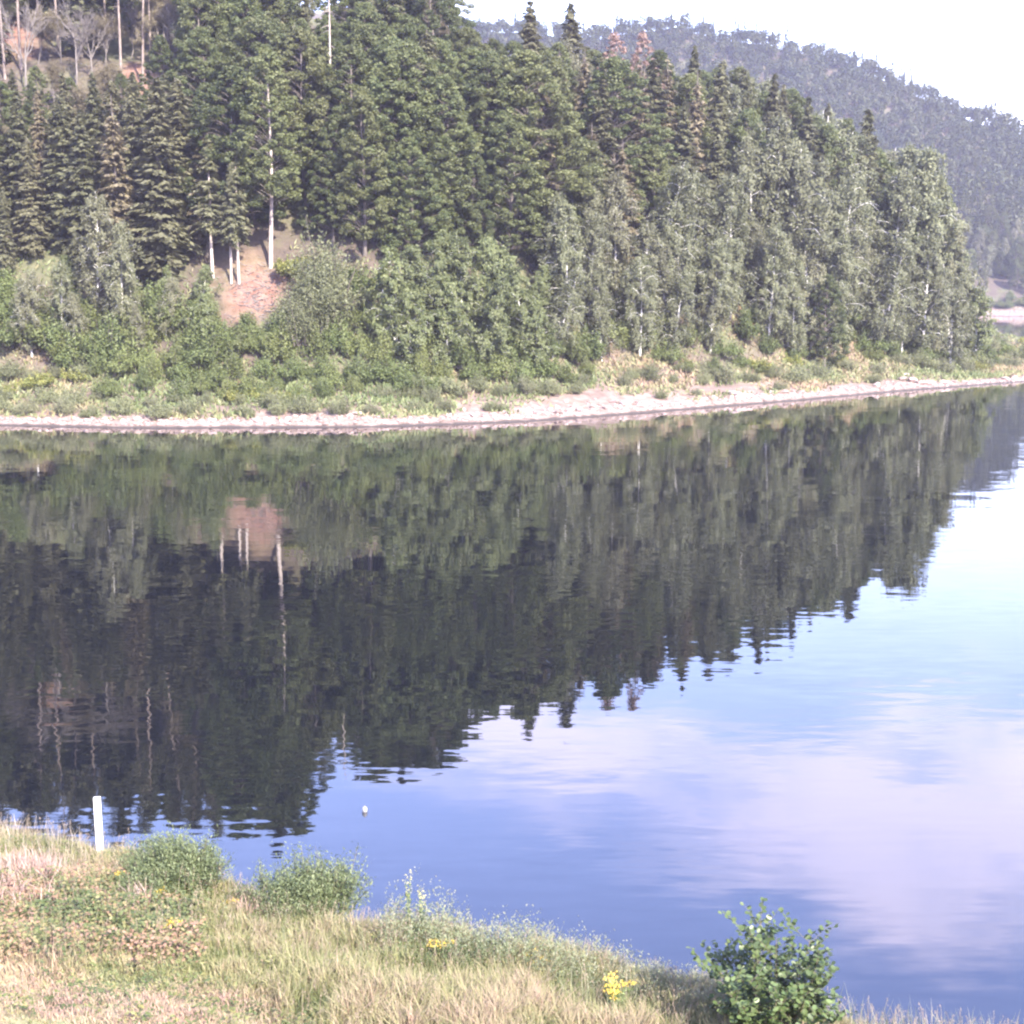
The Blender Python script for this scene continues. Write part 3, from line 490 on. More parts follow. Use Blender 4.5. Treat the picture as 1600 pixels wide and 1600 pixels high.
# skyline limit for the fill trees (row above which no fill tree may rise) and filling in
SKX = [-300, 440, 470, 520, 560, 690, 715, 800, 930, 1000, 1100, 1200, 1300, 1400, 1480, 1520, 1560, 1700]; SKY = [-190, -190, 0, 10, -70, -70, 52, 55, 66, 76, 92, 125, 180, 240, 275, 350, 500, 560]
frng = np.random.default_rng(11)
pts = [(p[2], p[3]) for p in PLACED if p[5] > 7]
def ok(x, y, m): return all((x - a) ** 2 + ((y - b) * 1.7) ** 2 > m * m for a, b in pts)
for dband in ((20, 34), (34, 50), (50, 66), (66, 84), (84, 112), (112, 138)):
    for _ in range(420):
        px = frng.uniform(-170, 1560); d = frng.uniform(*dband); x, y, z = spot(px, d)
        if d > 112 and px > 430: continue
        if px > 1410 and d > 50 or px > 1455 or z < 2: continue
        if 318 < px < 455 and d < 46 or 440 < px < 600 and 20 < d < 42: continue
        if px < 40 and 104 < d < 114: continue
        if 400 < px < 500 and d < 60: continue
        if 700 < px < 1560 and d > 96: continue
        if not ok(x, y, 4.3 if d > 34 else 3.2): continue
        if d < 34:
            kd = 'birch' if (px > 840 or frng.random() < .35) else ('greenbush' if frng.random() < .5 else 'young')
            if kd == 'birch' and px < 330: kd = 'birch'
            if 580 < px < 850 and kd == 'birch': kd = 'young'
        elif px < 300: kd = frng.choice(['spruce', 'spruce_brown', 'beech'], p=[.78, .1, .12]) if d < 66 or d > 112 else frng.choice(['beech', 'thin', 'spruce', 'bare'], p=[.35, .3, .2, .15])
        elif px < 810: kd = frng.choice(['beech', 'spruce'], p=[.85, .15])
        elif px < 1150: kd = frng.choice(['spruce', 'spruce_brown', 'beech', 'birch'], p=[.36, .24, .24, .16])
        else: kd = frng.choice(['birch', 'spruce', 'beech'], p=[.5, .25, .25])
        kd = str(kd)
        h = {'spruce': frng.uniform(17, 24) + (7 if d > 80 else 0), 'spruce_brown': frng.uniform(17, 23), 'beech': frng.uniform(15, 21) + (4 if d > 80 else 0), 'birch': frng.uniform(11, 17), 'young': frng.uniform(5, 8), 'greenbush': frng.uniform(3, 5), 'thin': frng.uniform(10, 14), 'bare': frng.uniform(10, 15)}[kd]
        if d < 34 and px < 840: h = min(h, frng.uniform(5.5, 9))
        lim = float(z_at_row(x, y, np.interp(px, SKX, SKY) + frng.uniform(0, 22))) - z
        if px < 300 and d < 88: lim = min(lim, float(z_at_row(x, y, 88 + frng.uniform(0, 60))) - z)
        h = min(h, lim) if px < 820 or d < 45 else (lim if lim < 26 else h)
        if h < (6 if kd not in ('young', 'greenbush') else 3): continue
        pts.append((x, y)); plant(kd, x, y, z, h, wide=frng.uniform(.8, 1.4 if px < 1400 else 1.0) if kd == 'birch' else frng.uniform(1.0, 1.5) if kd == 'spruce' else frng.uniform(.85, 1.2))

# shrubs of the far bank, in bands
def band(kind, d0, d1, px0, px1, step, h0, h1, gaps=(), wide=(.85, 1.2)):
    px = px0 + frng.uniform(0, step)
    while px < px1:
        if not any(a < px < b for a, b in gaps) :
            d = frng.uniform(d0, d1); x, y, z = spot(px, d); plant(kind, x, y, z, frng.uniform(h0, h1), wide=frng.uniform(*wide))
        px += step * frng.uniform(.65, 1.35)
band('greybush', 3.4, 5, -60, 545, 46, 1.7, 2.6, gaps=((330, 350),))
band('greybush', 7, 10, -60, 1100, 58, 1.5, 2.5, gaps=((455, 590), (715, 760), (800, 850)))
band('greybush', 3.4, 6, 560, 1420, 66, 1.0, 1.8, gaps=((820, 990), (1140, 1210), (1395, 1450)))
band('greybush', 7, 14, 1100, 1610, 38, 2.0, 3.0, gaps=((1395, 1440),))
band('greybush', 14, 26, 1480, 1640, 30, 1.8, 2.8)
band('greenbush', 15, 19, 120, 860, 42, 2.6, 4.2)
band('greenbush', 11, 15, 300, 700, 48, 2.2, 3.4, gaps=((440, 480), (560, 600)))
band('greenbush', 12, 18, 860, 1560, 50, 1.8, 3.0, gaps=((940, 1060),))
band('greenbush', 20, 26, -60, 340, 44, 3.4, 5.0)
band('limebush', 10, 16, 0, 150, 42, 1.3, 1.9); band('limebush', 12, 17, 1130, 1560, 75, 1.3, 2.1); band('limebush', 9, 12, 340, 470, 50, 1.3, 1.8)
band('greenbush', 17, 24, 850, 1540, 34, 2.6, 4.4)
band('greybush', 9, 14, 560, 1130, 40, 1.5, 2.5, gaps=((930, 980),))
band('greenbush', 9, 14, 130, 560, 44, 1.8, 2.8)
band('greenbush', 19, 30, -80, 335, 30, 3.0, 5.5); band('greenbush', 20, 29, 430, 860, 36, 3.0, 5.0); band('greenbush', 26, 36, 860, 1480, 40, 3.0, 5.0)
band('greybush', 15, 22, -60, 140, 40, 1.6, 2.4)
band('greybush', 18, 40, 1525, 1650, 20, 1.8, 2.8); band('greybush', 8, 18, 1400, 1640, 30, 2.2, 3.4); band('greenbush', 14, 24, 1400, 1600, 34, 2.4, 3.8)
band('limebush', 39, 41, 445, 482, 14, 2.2, 2.9, wide=(.8, .9)); band('greenbush', 23, 26, 325, 450, 17, 2.6, 3.6); band('greenbush', 28, 36, 545, 620, 22, 3.0, 4.5); band('greenbush', 26, 34, -20, 140, 24, 3.0, 4.6); band('greenbush', 28, 36, 300, 345, 16, 2.8, 4.0); band('greenbush', 30, 40, 860, 1400, 40, 2.6, 4.0)
band('limebush', 20, 34, 1535, 1640, 34, 1.4, 2.2)
o = tree('limebush', 378, 15.5, h=1.1, label='small russet bush poking out of the green bushes below the clearing', wide=.6)
for ch in o.children:
    if ch.name.startswith('foliage'):
        ch.data = ch.data.copy(); ch.data.materials.clear(); ch.data.materials.append(leaf_mat('russet_leaves', (.28, .10, .07), (.36, .16, .11)))

# ------------------------------------------------------------------ far individual trees across the bay and the wood behind them
def polar(az, D): return D * math.sin(az), D * math.cos(az)
def px_az(px): return math.atan((px - 800) / F)
frng2 = np.random.default_rng(23)
far_pts = []
for _ in range(60):                               # low bushes along the far beach
    px = frng2.uniform(1500, 1680); D = frng2.uniform(667, 673); az = px_az(px); x, y = polar(az, D)
    if any((x - a) ** 2 + (y - b) ** 2 < 12 for a, b in far_pts): continue
    far_pts.append((x, y)); plant('greenbush', x, y, float(far_h(np.array(az), np.array(float(D)))), frng2.uniform(3, 5), wide=1.2); PLACED[-1][0] += '_far'
for D0_, D1_ in ((674, 700), (700, 735)):
    for _ in range(90):
        px = frng2.uniform(1495, 1660); D = frng2.uniform(D0_, D1_); az = px_az(px); x, y = polar(az, D)
        if any((x - a) ** 2 + (y - b) ** 2 < 36 for a, b in far_pts): continue
        far_pts.append((x, y)); z = float(far_h(np.array(az), np.array(float(D)))); plant('beech' if frng2.random() < .6 else 'birch', x, y, z, frng2.uniform(10, 17), wide=1.15)
        PLACED[-1][0] += '_far'
def wood():
    r = np.random.default_rng(31); tmpl = []
    for k in range(7):
        n = 205; con = k >= 5
        if con:
            t = r.uniform(0, 1, n) ** 1.2; a = r.uniform(0, 6.28, n); rad = 3.0 * (1 - t) * r.uniform(.55, 1, n); p = np.stack([np.cos(a) * rad, np.sin(a) * rad, 2 + 13 * t], -1); o_ = np.stack([np.cos(a), np.sin(a), .5 + 0 * a], -1); q = leaf_quads(p, np.stack([np.cos(a), np.sin(a), -.7 + 0 * a], -1), o_ + .35 * rdir(n, r), r.uniform(.8, 1.4, n), r.uniform(.5, .9, n))
        else:
            m = 9; cs = rdir(m, r) * np.array([2.6, 2.6, 2.6]) * r.uniform(.5, 1, m)[:, None] + np.array([0, 0, 4.6]); cr = r.uniform(1.4, 2.3, m); ci = r.integers(0, m, n); d = rdir(n, r); d[:, 2] = np.where(d[:, 2] < -.7, -d[:, 2], d[:, 2]); p = cs[ci] + d * cr[ci][:, None]; q = leaf_quads(p, rdir(n, r), d + .35 * rdir(n, r), r.uniform(.85, 1.35, n), r.uniform(.7, 1.1, n))
        tmpl.append(q)
    b = MB(); cnt = 0
    px_r = r.uniform(640, 1800, 16000); D_r = np.sqrt(r.uniform(690 ** 2, 886 ** 2, 16000)); az = np.arctan((px_r - 800) / F); x = D_r * np.sin(az); y = D_r * np.cos(az); z = far_h(az, D_r); _, row = project(x, y, z + 14); cell = {}; fp = np.array(far_pts); hue = fbm(x / 60., y / 60., 131)
    for i in range(16000):
        if z[i] < 2.5 or row[i] > np.interp(px_r[i], SKX, SKY) + 130: continue          # nothing of these shows behind the nearer wood
        kx, ky = int(x[i] // 5.4), int(y[i] // 5.4)
        if (kx, ky) in cell: continue
        if ((fp[:, 0] - x[i]) ** 2 + (fp[:, 1] - y[i]) ** 2).min() < 30: continue
        cell[(kx, ky)] = 1; k = r.integers(0, 5) if r.random() < .8 - hue[i] else r.integers(5, 7); s = r.uniform(.75, 1.45) if k < 5 else r.uniform(.7, 1.15); a = r.uniform(0, 6.28); q = tmpl[k] * s
        ca_, sa_ = math.cos(a), math.sin(a); V = np.stack([q[..., 0] * ca_ - q[..., 1] * sa_, q[..., 0] * sa_ + q[..., 1] * ca_, q[..., 2]], -1) + np.array([x[i], y[i], z[i] - .5])
        tb = np.clip(r.uniform(0, .9) + hue[i] * .8, 0, 1); b.quads(V, np.clip(tb + r.normal(0, .07, len(V)), 0, 1)); cnt += 1
    print('far wood trees', cnt)
    tag(link(bpy.data.objects.new('distant_forest', b.mesh('distant_forest', M['farwood']))), 'mixed wood covering the higher hill behind the spruces and birches', 'forest', kind='stuff')
wood()

# ------------------------------------------------------------------ low herbs and grass tufts on the far bank
def herbs():
    r = np.random.default_rng(41); n = 110000; x = r.uniform(-75, 112, n); d = r.uniform(2.2, 40, n) ** 1.0; d = np.where(r.random(n) < .55, r.uniform(2.0, 20, n), d)
    mid = ((x > -24) & (x < -14)) | ((x > -6) & (x < 32)); keep = fbm(x / 5., d / 3.5, 61) - np.where(mid & (d < 9), .16, 0) + r.uniform(-.22, .22, n) > np.interp(d, [2, 5, 9, 20, 40], [.14, .02, -.16, -.22, .0]); x = x[keep]; d = d[keep]; n = len(x); z = H_xd(x, d); y = Ys(x) + d / ca(x)
    px, py = project(x, y, z); keep = ~((px > 335) & (px < 448) & (d > 15) & (d < 30)) & (z > .35); x, y, z, d = x[keep], y[keep], z[keep], d[keep]; n = len(x)
    b = MB(); hh = r.uniform(.2, .75, n); p = np.stack([x, y, z + hh * .5], -1); ax = np.array([0, 0, 1.]) + .6 * r.normal(size=(n, 3)); b.quads(leaf_quads(p, ax, rdir(n, r) + np.array([0, -.6, .3]), hh * 1.3, r.uniform(.1, .3, n)), np.clip(.5 + fbm(x / 7., d / 5., 71) * 1.6 + r.normal(0, .16, n), 0, 1))
    mt = blade_mat('bank_herbs', ((0, (.10, .13, .05)), (.4, (.16, .185, .08)), (.65, (.21, .205, .10)), (.85, (.26, .21, .125)), (1, (.28, .195, .13))))
    tag(link(bpy.data.objects.new('bank_vegetation', b.mesh('bank_vegetation', mt))), 'patchy low herbs and yellowing grass between the far shore shrubs', 'vegetation', kind='stuff')
herbs()

# ------------------------------------------------------------------ stones of the far shore: the largest as parts of the hillside, the rest as one mass
def stone_mesh(seed, name):
    r = np.random.default_rng(seed); m = MB(); n = 6; k = 4; V = [];
    for i in range(k):
        ph = -1.2 + 2.4 * i / (k - 1)
        for j in range(n): a = j * 6.283 / n; V.append([math.cos(a) * math.cos(ph), math.sin(a) * math.cos(ph), math.sin(ph) * .62])
    V = np.array(V) * r.uniform(.72, 1.18, (len(V), 1)) * np.array([1.1, .85, .8]); idx = np.arange(n * k).reshape(k, n)
    Q = np.stack([idx[:-1], np.roll(idx[:-1], -1, 1), np.roll(idx[1:], -1, 1), idx[1:]], -1).reshape(-1, 4); top = idx[-1]; bot = idx[0]
    Q = np.concatenate([Q, [[top[0], top[1], top[2], top[3]], [top[0], top[3], top[4], top[5]], [bot[3], bot[2], bot[1], bot[0]], [bot[5], bot[4], bot[3], bot[0]]]]); return V, Q
STV = [stone_mesh(600 + i, 's') for i in range(6)]
def stones():
    r = np.random.default_rng(43); b = MB(); MS = []
    for i, (V, Q) in enumerate(STV):
        q = MB(); q.add(V, Q, r.uniform(.3, 1)); MS.append(q.mesh('shore_stone', M['stone']))
    n = 5600; x = r.uniform(-72, 105, n); d = np.abs(r.normal(1.6, 2.6, n)) + .1
    for i in range(n):
        lim = 3.2 + 2.2 * float(fbm(np.array(x[i] / 8.), np.array(1.), 81)) * 2 + (5 * float(np.clip(.35 + 3 * fbm(np.array(x[i] / 4.), np.array(d[i] / 3.), 83), 0, 1)) if (-26 < x[i] < -13 or -6 < x[i] < 30 or x[i] > 52) else 0)
        if d[i] > lim or d[i] < .7: continue
        s = .07 + .30 * r.random() ** 3; V, Q = STV[i % 6]; a = r.uniform(0, 6.28); W = V * s; W = np.stack([W[:, 0] * math.cos(a) - W[:, 1] * math.sin(a), W[:, 0] * math.sin(a) + W[:, 1] * math.cos(a), W[:, 2]], -1)
        z = float(H_xd(x[i], d[i])); b.add(W + np.array([x[i], float(Ys(x[i])) + d[i] / float(ca(x[i])), z + s * .15]), Q, np.clip(r.uniform(.1, 1), 0, 1))
    # side arm beach
    for i in range(420):
        az = px_az(r.uniform(1500, 1680)); D = r.uniform(660, 668); s = r.uniform(.15, .45); V, Q = STV[i % 6]; X, Y = polar(az, D); b.add(V * s + np.array([X, Y, float(far_h(np.array(az), np.array(D))) + s * .2]), Q, r.uniform(.3, 1))
    o = link(bpy.data.objects.new('shore_gravel', b.mesh('shore_gravel', M['stone']))); tag(o, 'bleached pinkish stones and gravel strewn along the far waterline', 'gravel', kind='stuff')
    big = [(905, 2.5, .55), (930, 3.0, .6), (950, 2.0, .6), (975, 3.4, .7), (1000, 2.2, .55), (960, 4.4, .6), (890, 2.4, .5), (870, 1.8, .5), (840, 2.2, .5), (1150, 3.4, .9), (1165, 2.6, .7), (1140, 4.6, .6), (1205, 3.0, .6), (1225, 3.2, .7), (1250, 2.6, .5), (1100, 2.6, .6), (1075, 2.0, .5), (1410, 5.4, .8), (1425, 4.4, .9), (1440, 3.0, .8), (1455, 2.4, .8), (1415, 7.2, .7), (1475, 2.8, .7), (1490, 2.6, .6), (1370, 3.0, .7), (1345, 2.6, .6), (1585, 3, .7), (1570, 2.6, .6), (560, 4, .5), (585, 5, .5), (540, 6, .5), (620, 3, .4), (660, 2.2, .45), (700, 2.5, .45), (740, 2.3, .5), (770, 2.4, .45), (215, 2.6, .5), (235, 3, .5), (120, 2, .45), (60, 1.6, .4), (330, 2.2, .45), (400, 1.9, .45), (450, 2.5, .45), (500, 2.2, .45)]
    for i, (px, d, s) in enumerate(big):
        x, y, z = spot(px, d); o = bpy.data.objects.new('stone', MS[i % 6]); o.location = (x, y, z + s * .2); o.scale = (s * 1.2, s, s * .9); o.rotation_euler = (r.normal(0, .15), r.normal(0, .15), r.uniform(0, 6.28)); link(o, far_bank)
stones()

# ------------------------------------------------------------------ debris of fallen twigs in the reddish clearing
def debris():
    r = np.random.default_rng(47); b = MB()
    for i in range(420):
        px = r.uniform(345, 440); d = r.uniform(29, 42); x, y, z = spot(px, d) if i % 6 == 0 else (None,) * 3
        if x is None: x, y = debris.l[0] + r.normal(0, .9), debris.l[1] + r.normal(0, .9); z = float(H(x, y))
        else: debris.l = (x, y)
        a = r.uniform(0, 6.28); ln = r.uniform(.3, 1.1); o = np.array([math.cos(a), math.sin(a) * .4, r.uniform(-.1, .35)]); p = np.array([x, y, z + .08]); b.tube(np.stack([p - o * ln / 2, p, p + o * ln / 2]), np.array([.03, .045, .025]), 3)
    tag(link(bpy.data.objects.new('fallen_branch_debris', b.mesh('fallen_branch_debris', M['deadbark']))), 'pale broken branches littering the reddish clearing', 'debris', kind='stuff')
debris()
x, y, z = spot(482, 38.5); q = MB(); q.tube([[0, 0, -.2], [0.02, 0, .6], [.03, 0, 1.3]], [.13, .13, .12], 7); q.add([[.03 + .12 * math.cos(a), .12 * math.sin(a), 1.3] for a in (.4, 2, 3.5, 5.2)], [[0, 1, 2, 3]])
o = link(bpy.data.objects.new('pale_stump', q.mesh('pale_stump', M['birchbark']))); o.location = (x, y, z + 2.2); o.location.z = z; o.scale = (1, 1, 1.6); tag(o, 'short whitish stump just above the big rounded willow bush', 'stump')

# ------------------------------------------------------------------ foreground vegetation
def fg_points(n, seed, rmin=12.5, beyond=.7):
    r = np.random.default_rng(seed); az = r.uniform(px_az(-120) - .02, px_az(1760), n); rc = np.interp(az, CAZ, CR); rad = np.sqrt(r.uniform(rmin ** 2, (rc + beyond) ** 2)); x = rad * np.sin(az); y = rad * np.cos(az); z = NZ(x, y); px, py = project(x, y, z)
    k = (py < 1680) & (px > -80) & (px < 1700); return r, x[k], y[k], z[k], px[k], py[k], (rad - rc)[k]
def blades(b, r, x, y, z, h, w, lean, tint):
    n = len(x); a = r.uniform(0, 6.28, n); o = np.stack([np.cos(a), np.sin(a), 0 * a], -1); sd = np.stack([-np.sin(a + r.normal(0, .8, n)), np.cos(a), 0 * a], -1); base = np.stack([x, y, z - .02], -1); l = lean * r.uniform(.2, 1.3, n)
    m = base + o * (h * l * .35)[:, None] + np.array([0, 0, 1.]) * (h * .6)[:, None]; t = base + o * (h * l)[:, None] + np.array([0, 0, 1.]) * (h * (1 - .35 * l * l))[:, None]; wv = w[:, None] * sd
    b.quads(np.stack([base - wv * .5, base + wv * .5, m + wv * .42, m - wv * .42], 1), tint); b.quads(np.stack([m - wv * .42, m + wv * .42, t + wv * .06, t - wv * .06], 1), tint)
def box(px, py, a, b_, c, d_, soft=25): return np.clip(np.minimum(np.minimum((px - a) / soft, (b_ - px) / soft), np.minimum((py - c) / soft, (d_ - py) / soft)), 0, 1)
GRASS = ((0, (.06, .08, .03)), (.25, (.15, .16, .062)), (.5, (.255, .24, .115)), (.72, (.30, .24, .15)), (1, (.32, .215, .16)))
def grass():
    r, x, y, z, px, py, t = fg_points(230000, 51); n = len(x); pat = fbm(x / 1.6, y / 1.6, 91) * 1.5 + fbm(x / .35, y / .35, 95) * .8
    mown = np.clip((py - np.interp(px, [0, 300, 520, 700, 1000], [1500, 1520, 1590, 1690, 1800])) / 40, 0, 1); dry = np.maximum(box(px, py, -200, 140, 1340, 1450), .8 * mown); tall = box(px, py, 420, 1150, 1400, 1680)
    bramble = box(px, py, -200, 330, 1380, 1520, 20); green = np.maximum(box(px, py, 180, 420, 1340, 1440), box(px, py, 850, 1130, 1500, 1600, 50)) * .8
    h = (.16 + .20 * r.random(n)) * (1 - .62 * mown) * (1 + .5 * tall) * np.clip(1 + pat, .5, 1.5); tint = .47 + .85 * pat + .30 * dry - .06 * tall - .30 * green + r.normal(0, .13, n)
    keep = (r.random(n) > .55 * bramble) & (z > .1); b = MB(); blades(b, r, x[keep], y[keep], z[keep], h[keep], r.uniform(.008, .018, n)[keep] * 1.2, np.where(mown > .5, .9, .6)[keep], np.clip(tint, 0, 1)[keep])
    tag(link(bpy.data.objects.new('meadow_grass', b.mesh('meadow_grass', blade_mat('meadow_grass_blades', GRASS)))), 'sunlit yellow-green and straw grass covering the near bank', 'grass', kind='stuff')
    # pale seed stalks and straw on the crest
    r, x, y, z, px, py, t = fg_points(60000, 53); k = (t > -3.2) & ((px < 150) | (px > 880) | (r.random(len(x)) < .25)) & (r.random(len(x)) < np.where(px < 150, .5, .3)); x, y, z, px = x[k], y[k], z[k], px[k]; n = len(x); b = MB()
    blades(b, r, x, y, z, r.uniform(.3, 1.0, n) ** 1.3 * np.where(px < 150, .8, .9), r.uniform(.006, .013, n), np.full(n, .35), np.clip(np.where(px < 150, .78, .35) + r.normal(0, .15, n), 0, 1))
    tag(link(bpy.data.objects.new('seeding_grass', b.mesh('seeding_grass', blade_mat('seeding_grass_stalks', ((0, (.12, .15, .07)), (.4, (.21, .215, .13)), (.75, (.36, .30, .225)), (1, (.43, .36, .30))))))), 'pale seeding grass stalks fringing the edge of the near bank', 'grass', kind='stuff')
grass()
def bramble():
    r, x, y, z, px, py, t = fg_points(330000, 55); w = box(px, py, -250, 330, 1375, 1520, 30) * np.clip(.55 + 2.2 * fbm(x / 1.3, y / 1.3, 101), 0, 1); w = np.maximum(w, .5 * box(px, py, 200, 330, 1440, 1540, 25) * (fbm(x / .8, y / .8, 104) > 0)); k = r.random(len(x)) < w * 1.3; x, y, z = x[k], y[k], z[k]; n = len(x)
    hm = .18 + .5 * np.clip(.5 + 1.3 * fbm(x / .9, y / .9, 103), 0, 1); p = np.stack([x, y, z + hm * r.uniform(.25, 1, n)], -1); b = MB()
    tint = np.clip(.42 + 1.9 * fbm(x / .6, y / .6, 107) + r.normal(0, .22, n), 0, 1); b.quads(leaf_quads(p, rdir(n, r) * np.array([1, 1, .4]), rdir(n, r) * .7 + np.array([0, -.2, 1.]), r.uniform(.05, .11, n), r.uniform(.035, .075, n)), tint)
    tag(link(bpy.data.objects.new('bramble_undergrowth', b.mesh('bramble_undergrowth', blade_mat('bramble_leaves', ((0, (.07, .095, .035)), (.35, (.125, .14, .052)), (.55, (.20, .18, .08)), (.72, (.23, .145, .085)), (1, (.27, .165, .115))))))), 'low tangle of green and rust-red bramble leaves on the near bank', 'undergrowth', kind='stuff')
    # pinkish feathery grass at the left
    r, x, y, z, px, py, t = fg_points(130000, 57); w = np.maximum(box(px, py, -250, 105, 1345, 1435, 22), np.maximum(box(px, py, 195, 240, 1385, 1440, 12), box(px, py, 370, 415, 1395, 1440, 12))); k = r.random(len(x)) < w * np.clip(.6 + 2 * fbm(x / .5, y / .5, 111), 0, 1); x, y, z = x[k], y[k], z[k]; n = len(x); b = MB()
    blades(b, r, x, y, z, r.uniform(.3, .6, n), r.uniform(.012, .026, n), np.full(n, .5), np.clip(r.uniform(0, 1, n), 0, 1))
    tag(link(bpy.data.objects.new('pink_grass', b.mesh('pink_grass', blade_mat('pink_grass_plumes', ((0, (.27, .165, .125)), (.5, (.34, .235, .195)), (1, (.42, .32, .28))))))), 'feathery pinkish dry grass at the edge of the brambles', 'grass', kind='stuff')
bramble()
def weeds():
    r, x, y, z, px, py, t = fg_points(26000, 59, beyond=1.0); k = (px > 600) & (px < 1150) & (t > -1.6 - .7 * fbm(x, y, 5)) & (z > .1) & (r.random(len(x)) < .6); x, y, z, px = x[k], y[k], z[k], px[k]; b = MB()
    hs = r.uniform(.55, 1.2, len(x)) * np.interp(px, [600, 800, 1000, 1100], [1.0, .95, .75, .65]) * (.7 + .6 * np.clip(.5 + 2 * fbm(x / .7, y / .7, 7), 0, 1))
    for X, Y, Z, h in zip(x, y, z, hs):
        l = r.normal(0, .14, 2); n = 20; v = r.uniform(.1, 1, n); p = np.stack([X + l[0] * v * h + r.normal(0, .05, n), Y + l[1] * v * h + r.normal(0, .05, n), Z + v * h], -1); b.quads(leaf_quads(p, rdir(n, r) + np.array([0, 0, .8]), rdir(n, r), r.uniform(.05, .12, n) * (1.3 - .7 * v), r.uniform(.012, .028, n)), np.clip(.25 + .6 * v ** 2 + r.normal(0, .12, n), 0, 1))
    tag(link(bpy.data.objects.new('crest_weeds', b.mesh('crest_weeds', blade_mat('weed_leaves', ((0, (.10, .135, .065)), (.5, (.165, .19, .10)), (1, (.25, .24, .165))))))), 'dense grey-green weeds fringing the bank against the blue water', 'weeds', kind='stuff')
weeds()
def meadow_weeds():
    r, x, y, z, px, py, t = fg_points(5200, 63, beyond=.2); k = (fbm(x / 1.1, y / 1.1, 121) + r.uniform(-.15, .15, len(x)) > .10) & (z > .3) & (py < 1640); b = MB(); st = MB()
    for X, Y, Z, P in zip(x[k], y[k], z[k], py[k]):
        n = r.integers(14, 40); sp = r.uniform(.06, .2); hh = r.uniform(.12, .42) * (.5 if P > 1560 and X < -2 else 1); tn = r.uniform(0, .75)
        p = np.array([X, Y, Z]) + np.stack([r.normal(0, sp, n), r.normal(0, sp, n), hh * r.uniform(.15, 1, n)], -1); b.quads(leaf_quads(p, rdir(n, r) * np.array([1, 1, .5]) + np.array([0, 0, .25]), rdir(n, r) * .6 + np.array([0, -.2, 1.]), r.uniform(.04, .11, n), r.uniform(.015, .05, n)), np.clip(tn + r.normal(0, .12, n), 0, 1))
    tag(link(bpy.data.objects.new('meadow_weeds', b.mesh('meadow_weeds', blade_mat('meadow_weed_leaves', ((0, (.05, .075, .025)), (.4, (.10, .125, .042)), (.75, (.20, .19, .07)), (1, (.26, .16, .10))))))), 'leafy weed tufts scattered through the grass of the near bank', 'weeds', kind='stuff')
    r, x, y, z, px, py, t = fg_points(9000, 65, beyond=.6); k = (r.random(len(x)) < np.where(t > -2.5, .75, .35)) & (z > .2) & ~((px < 420) & (py > 1520)); x, y, z = x[k], y[k], z[k]; n = len(x)        # thin stalks with loose seed heads
    for X, Y, Z in zip(x, y, z):
        h = r.uniform(.35, .8); l = r.normal(0, .10, 2); top = np.array([X + l[0], Y + l[1], Z + h]); st.tube(np.stack([[X, Y, Z], [X + l[0] * .3, Y + l[1] * .3, Z + h * .6], top]), np.array([.003, .003, .002]), 3, r.uniform(.3, .8)); m = 7
        q = top + np.stack([r.normal(0, .014, m), r.normal(0, .014, m), -r.uniform(0, .16, m)], -1); st.quads(leaf_quads(q, np.array([0, 0, 1.]) + .5 * rdir(m, r), rdir(m, r), r.uniform(.02, .045, m), r.uniform(.008, .016, m)), r.uniform(.4, 1, m))
    tag(link(bpy.data.objects.new('seed_stalk_grass', st.mesh('seed_stalk_grass', blade_mat('seed_stalks', ((0, (.14, .15, .07)), (.5, (.27, .22, .15)), (1, (.34, .25, .205))))))), 'thin brownish grass stalks with seed heads standing above the meadow', 'grass', kind='stuff')
meadow_weeds()
M['nearwillow'] = leaf_mat('near_willow_leaves', (.060, .085, .036), (.155, .18, .085), trans=.3, vary=.03)
M['twig'] = plain_mat('thin_twigs', (.07, .06, .035), (.13, .11, .07), 6)
for (px, py, w_, h_, lab, sd) in ((275, 1398, 1.6, 1.35, 'dense green bush on the bank edge just right of the white post', 700), (470, 1440, 1.5, 1.55, 'rounded dusty green bush on the bank edge, second right of the white post', 701)):
    x, y, z = near_hit(px, py); parts = shrub(sd, Ht=h_, Rr=w_, shoots=330, nl=85, size=.075, leaf='nearwillow', bark='twig', upright=.75, narrow=.34, name='bank_bush'); o = empty('bank_bush', (x, y + .25, z - .1))
    for pn, me in parts.items(): link(bpy.data.objects.new(pn, me), o)
    tag(o, lab, 'bush', 'bushes on the near bank')

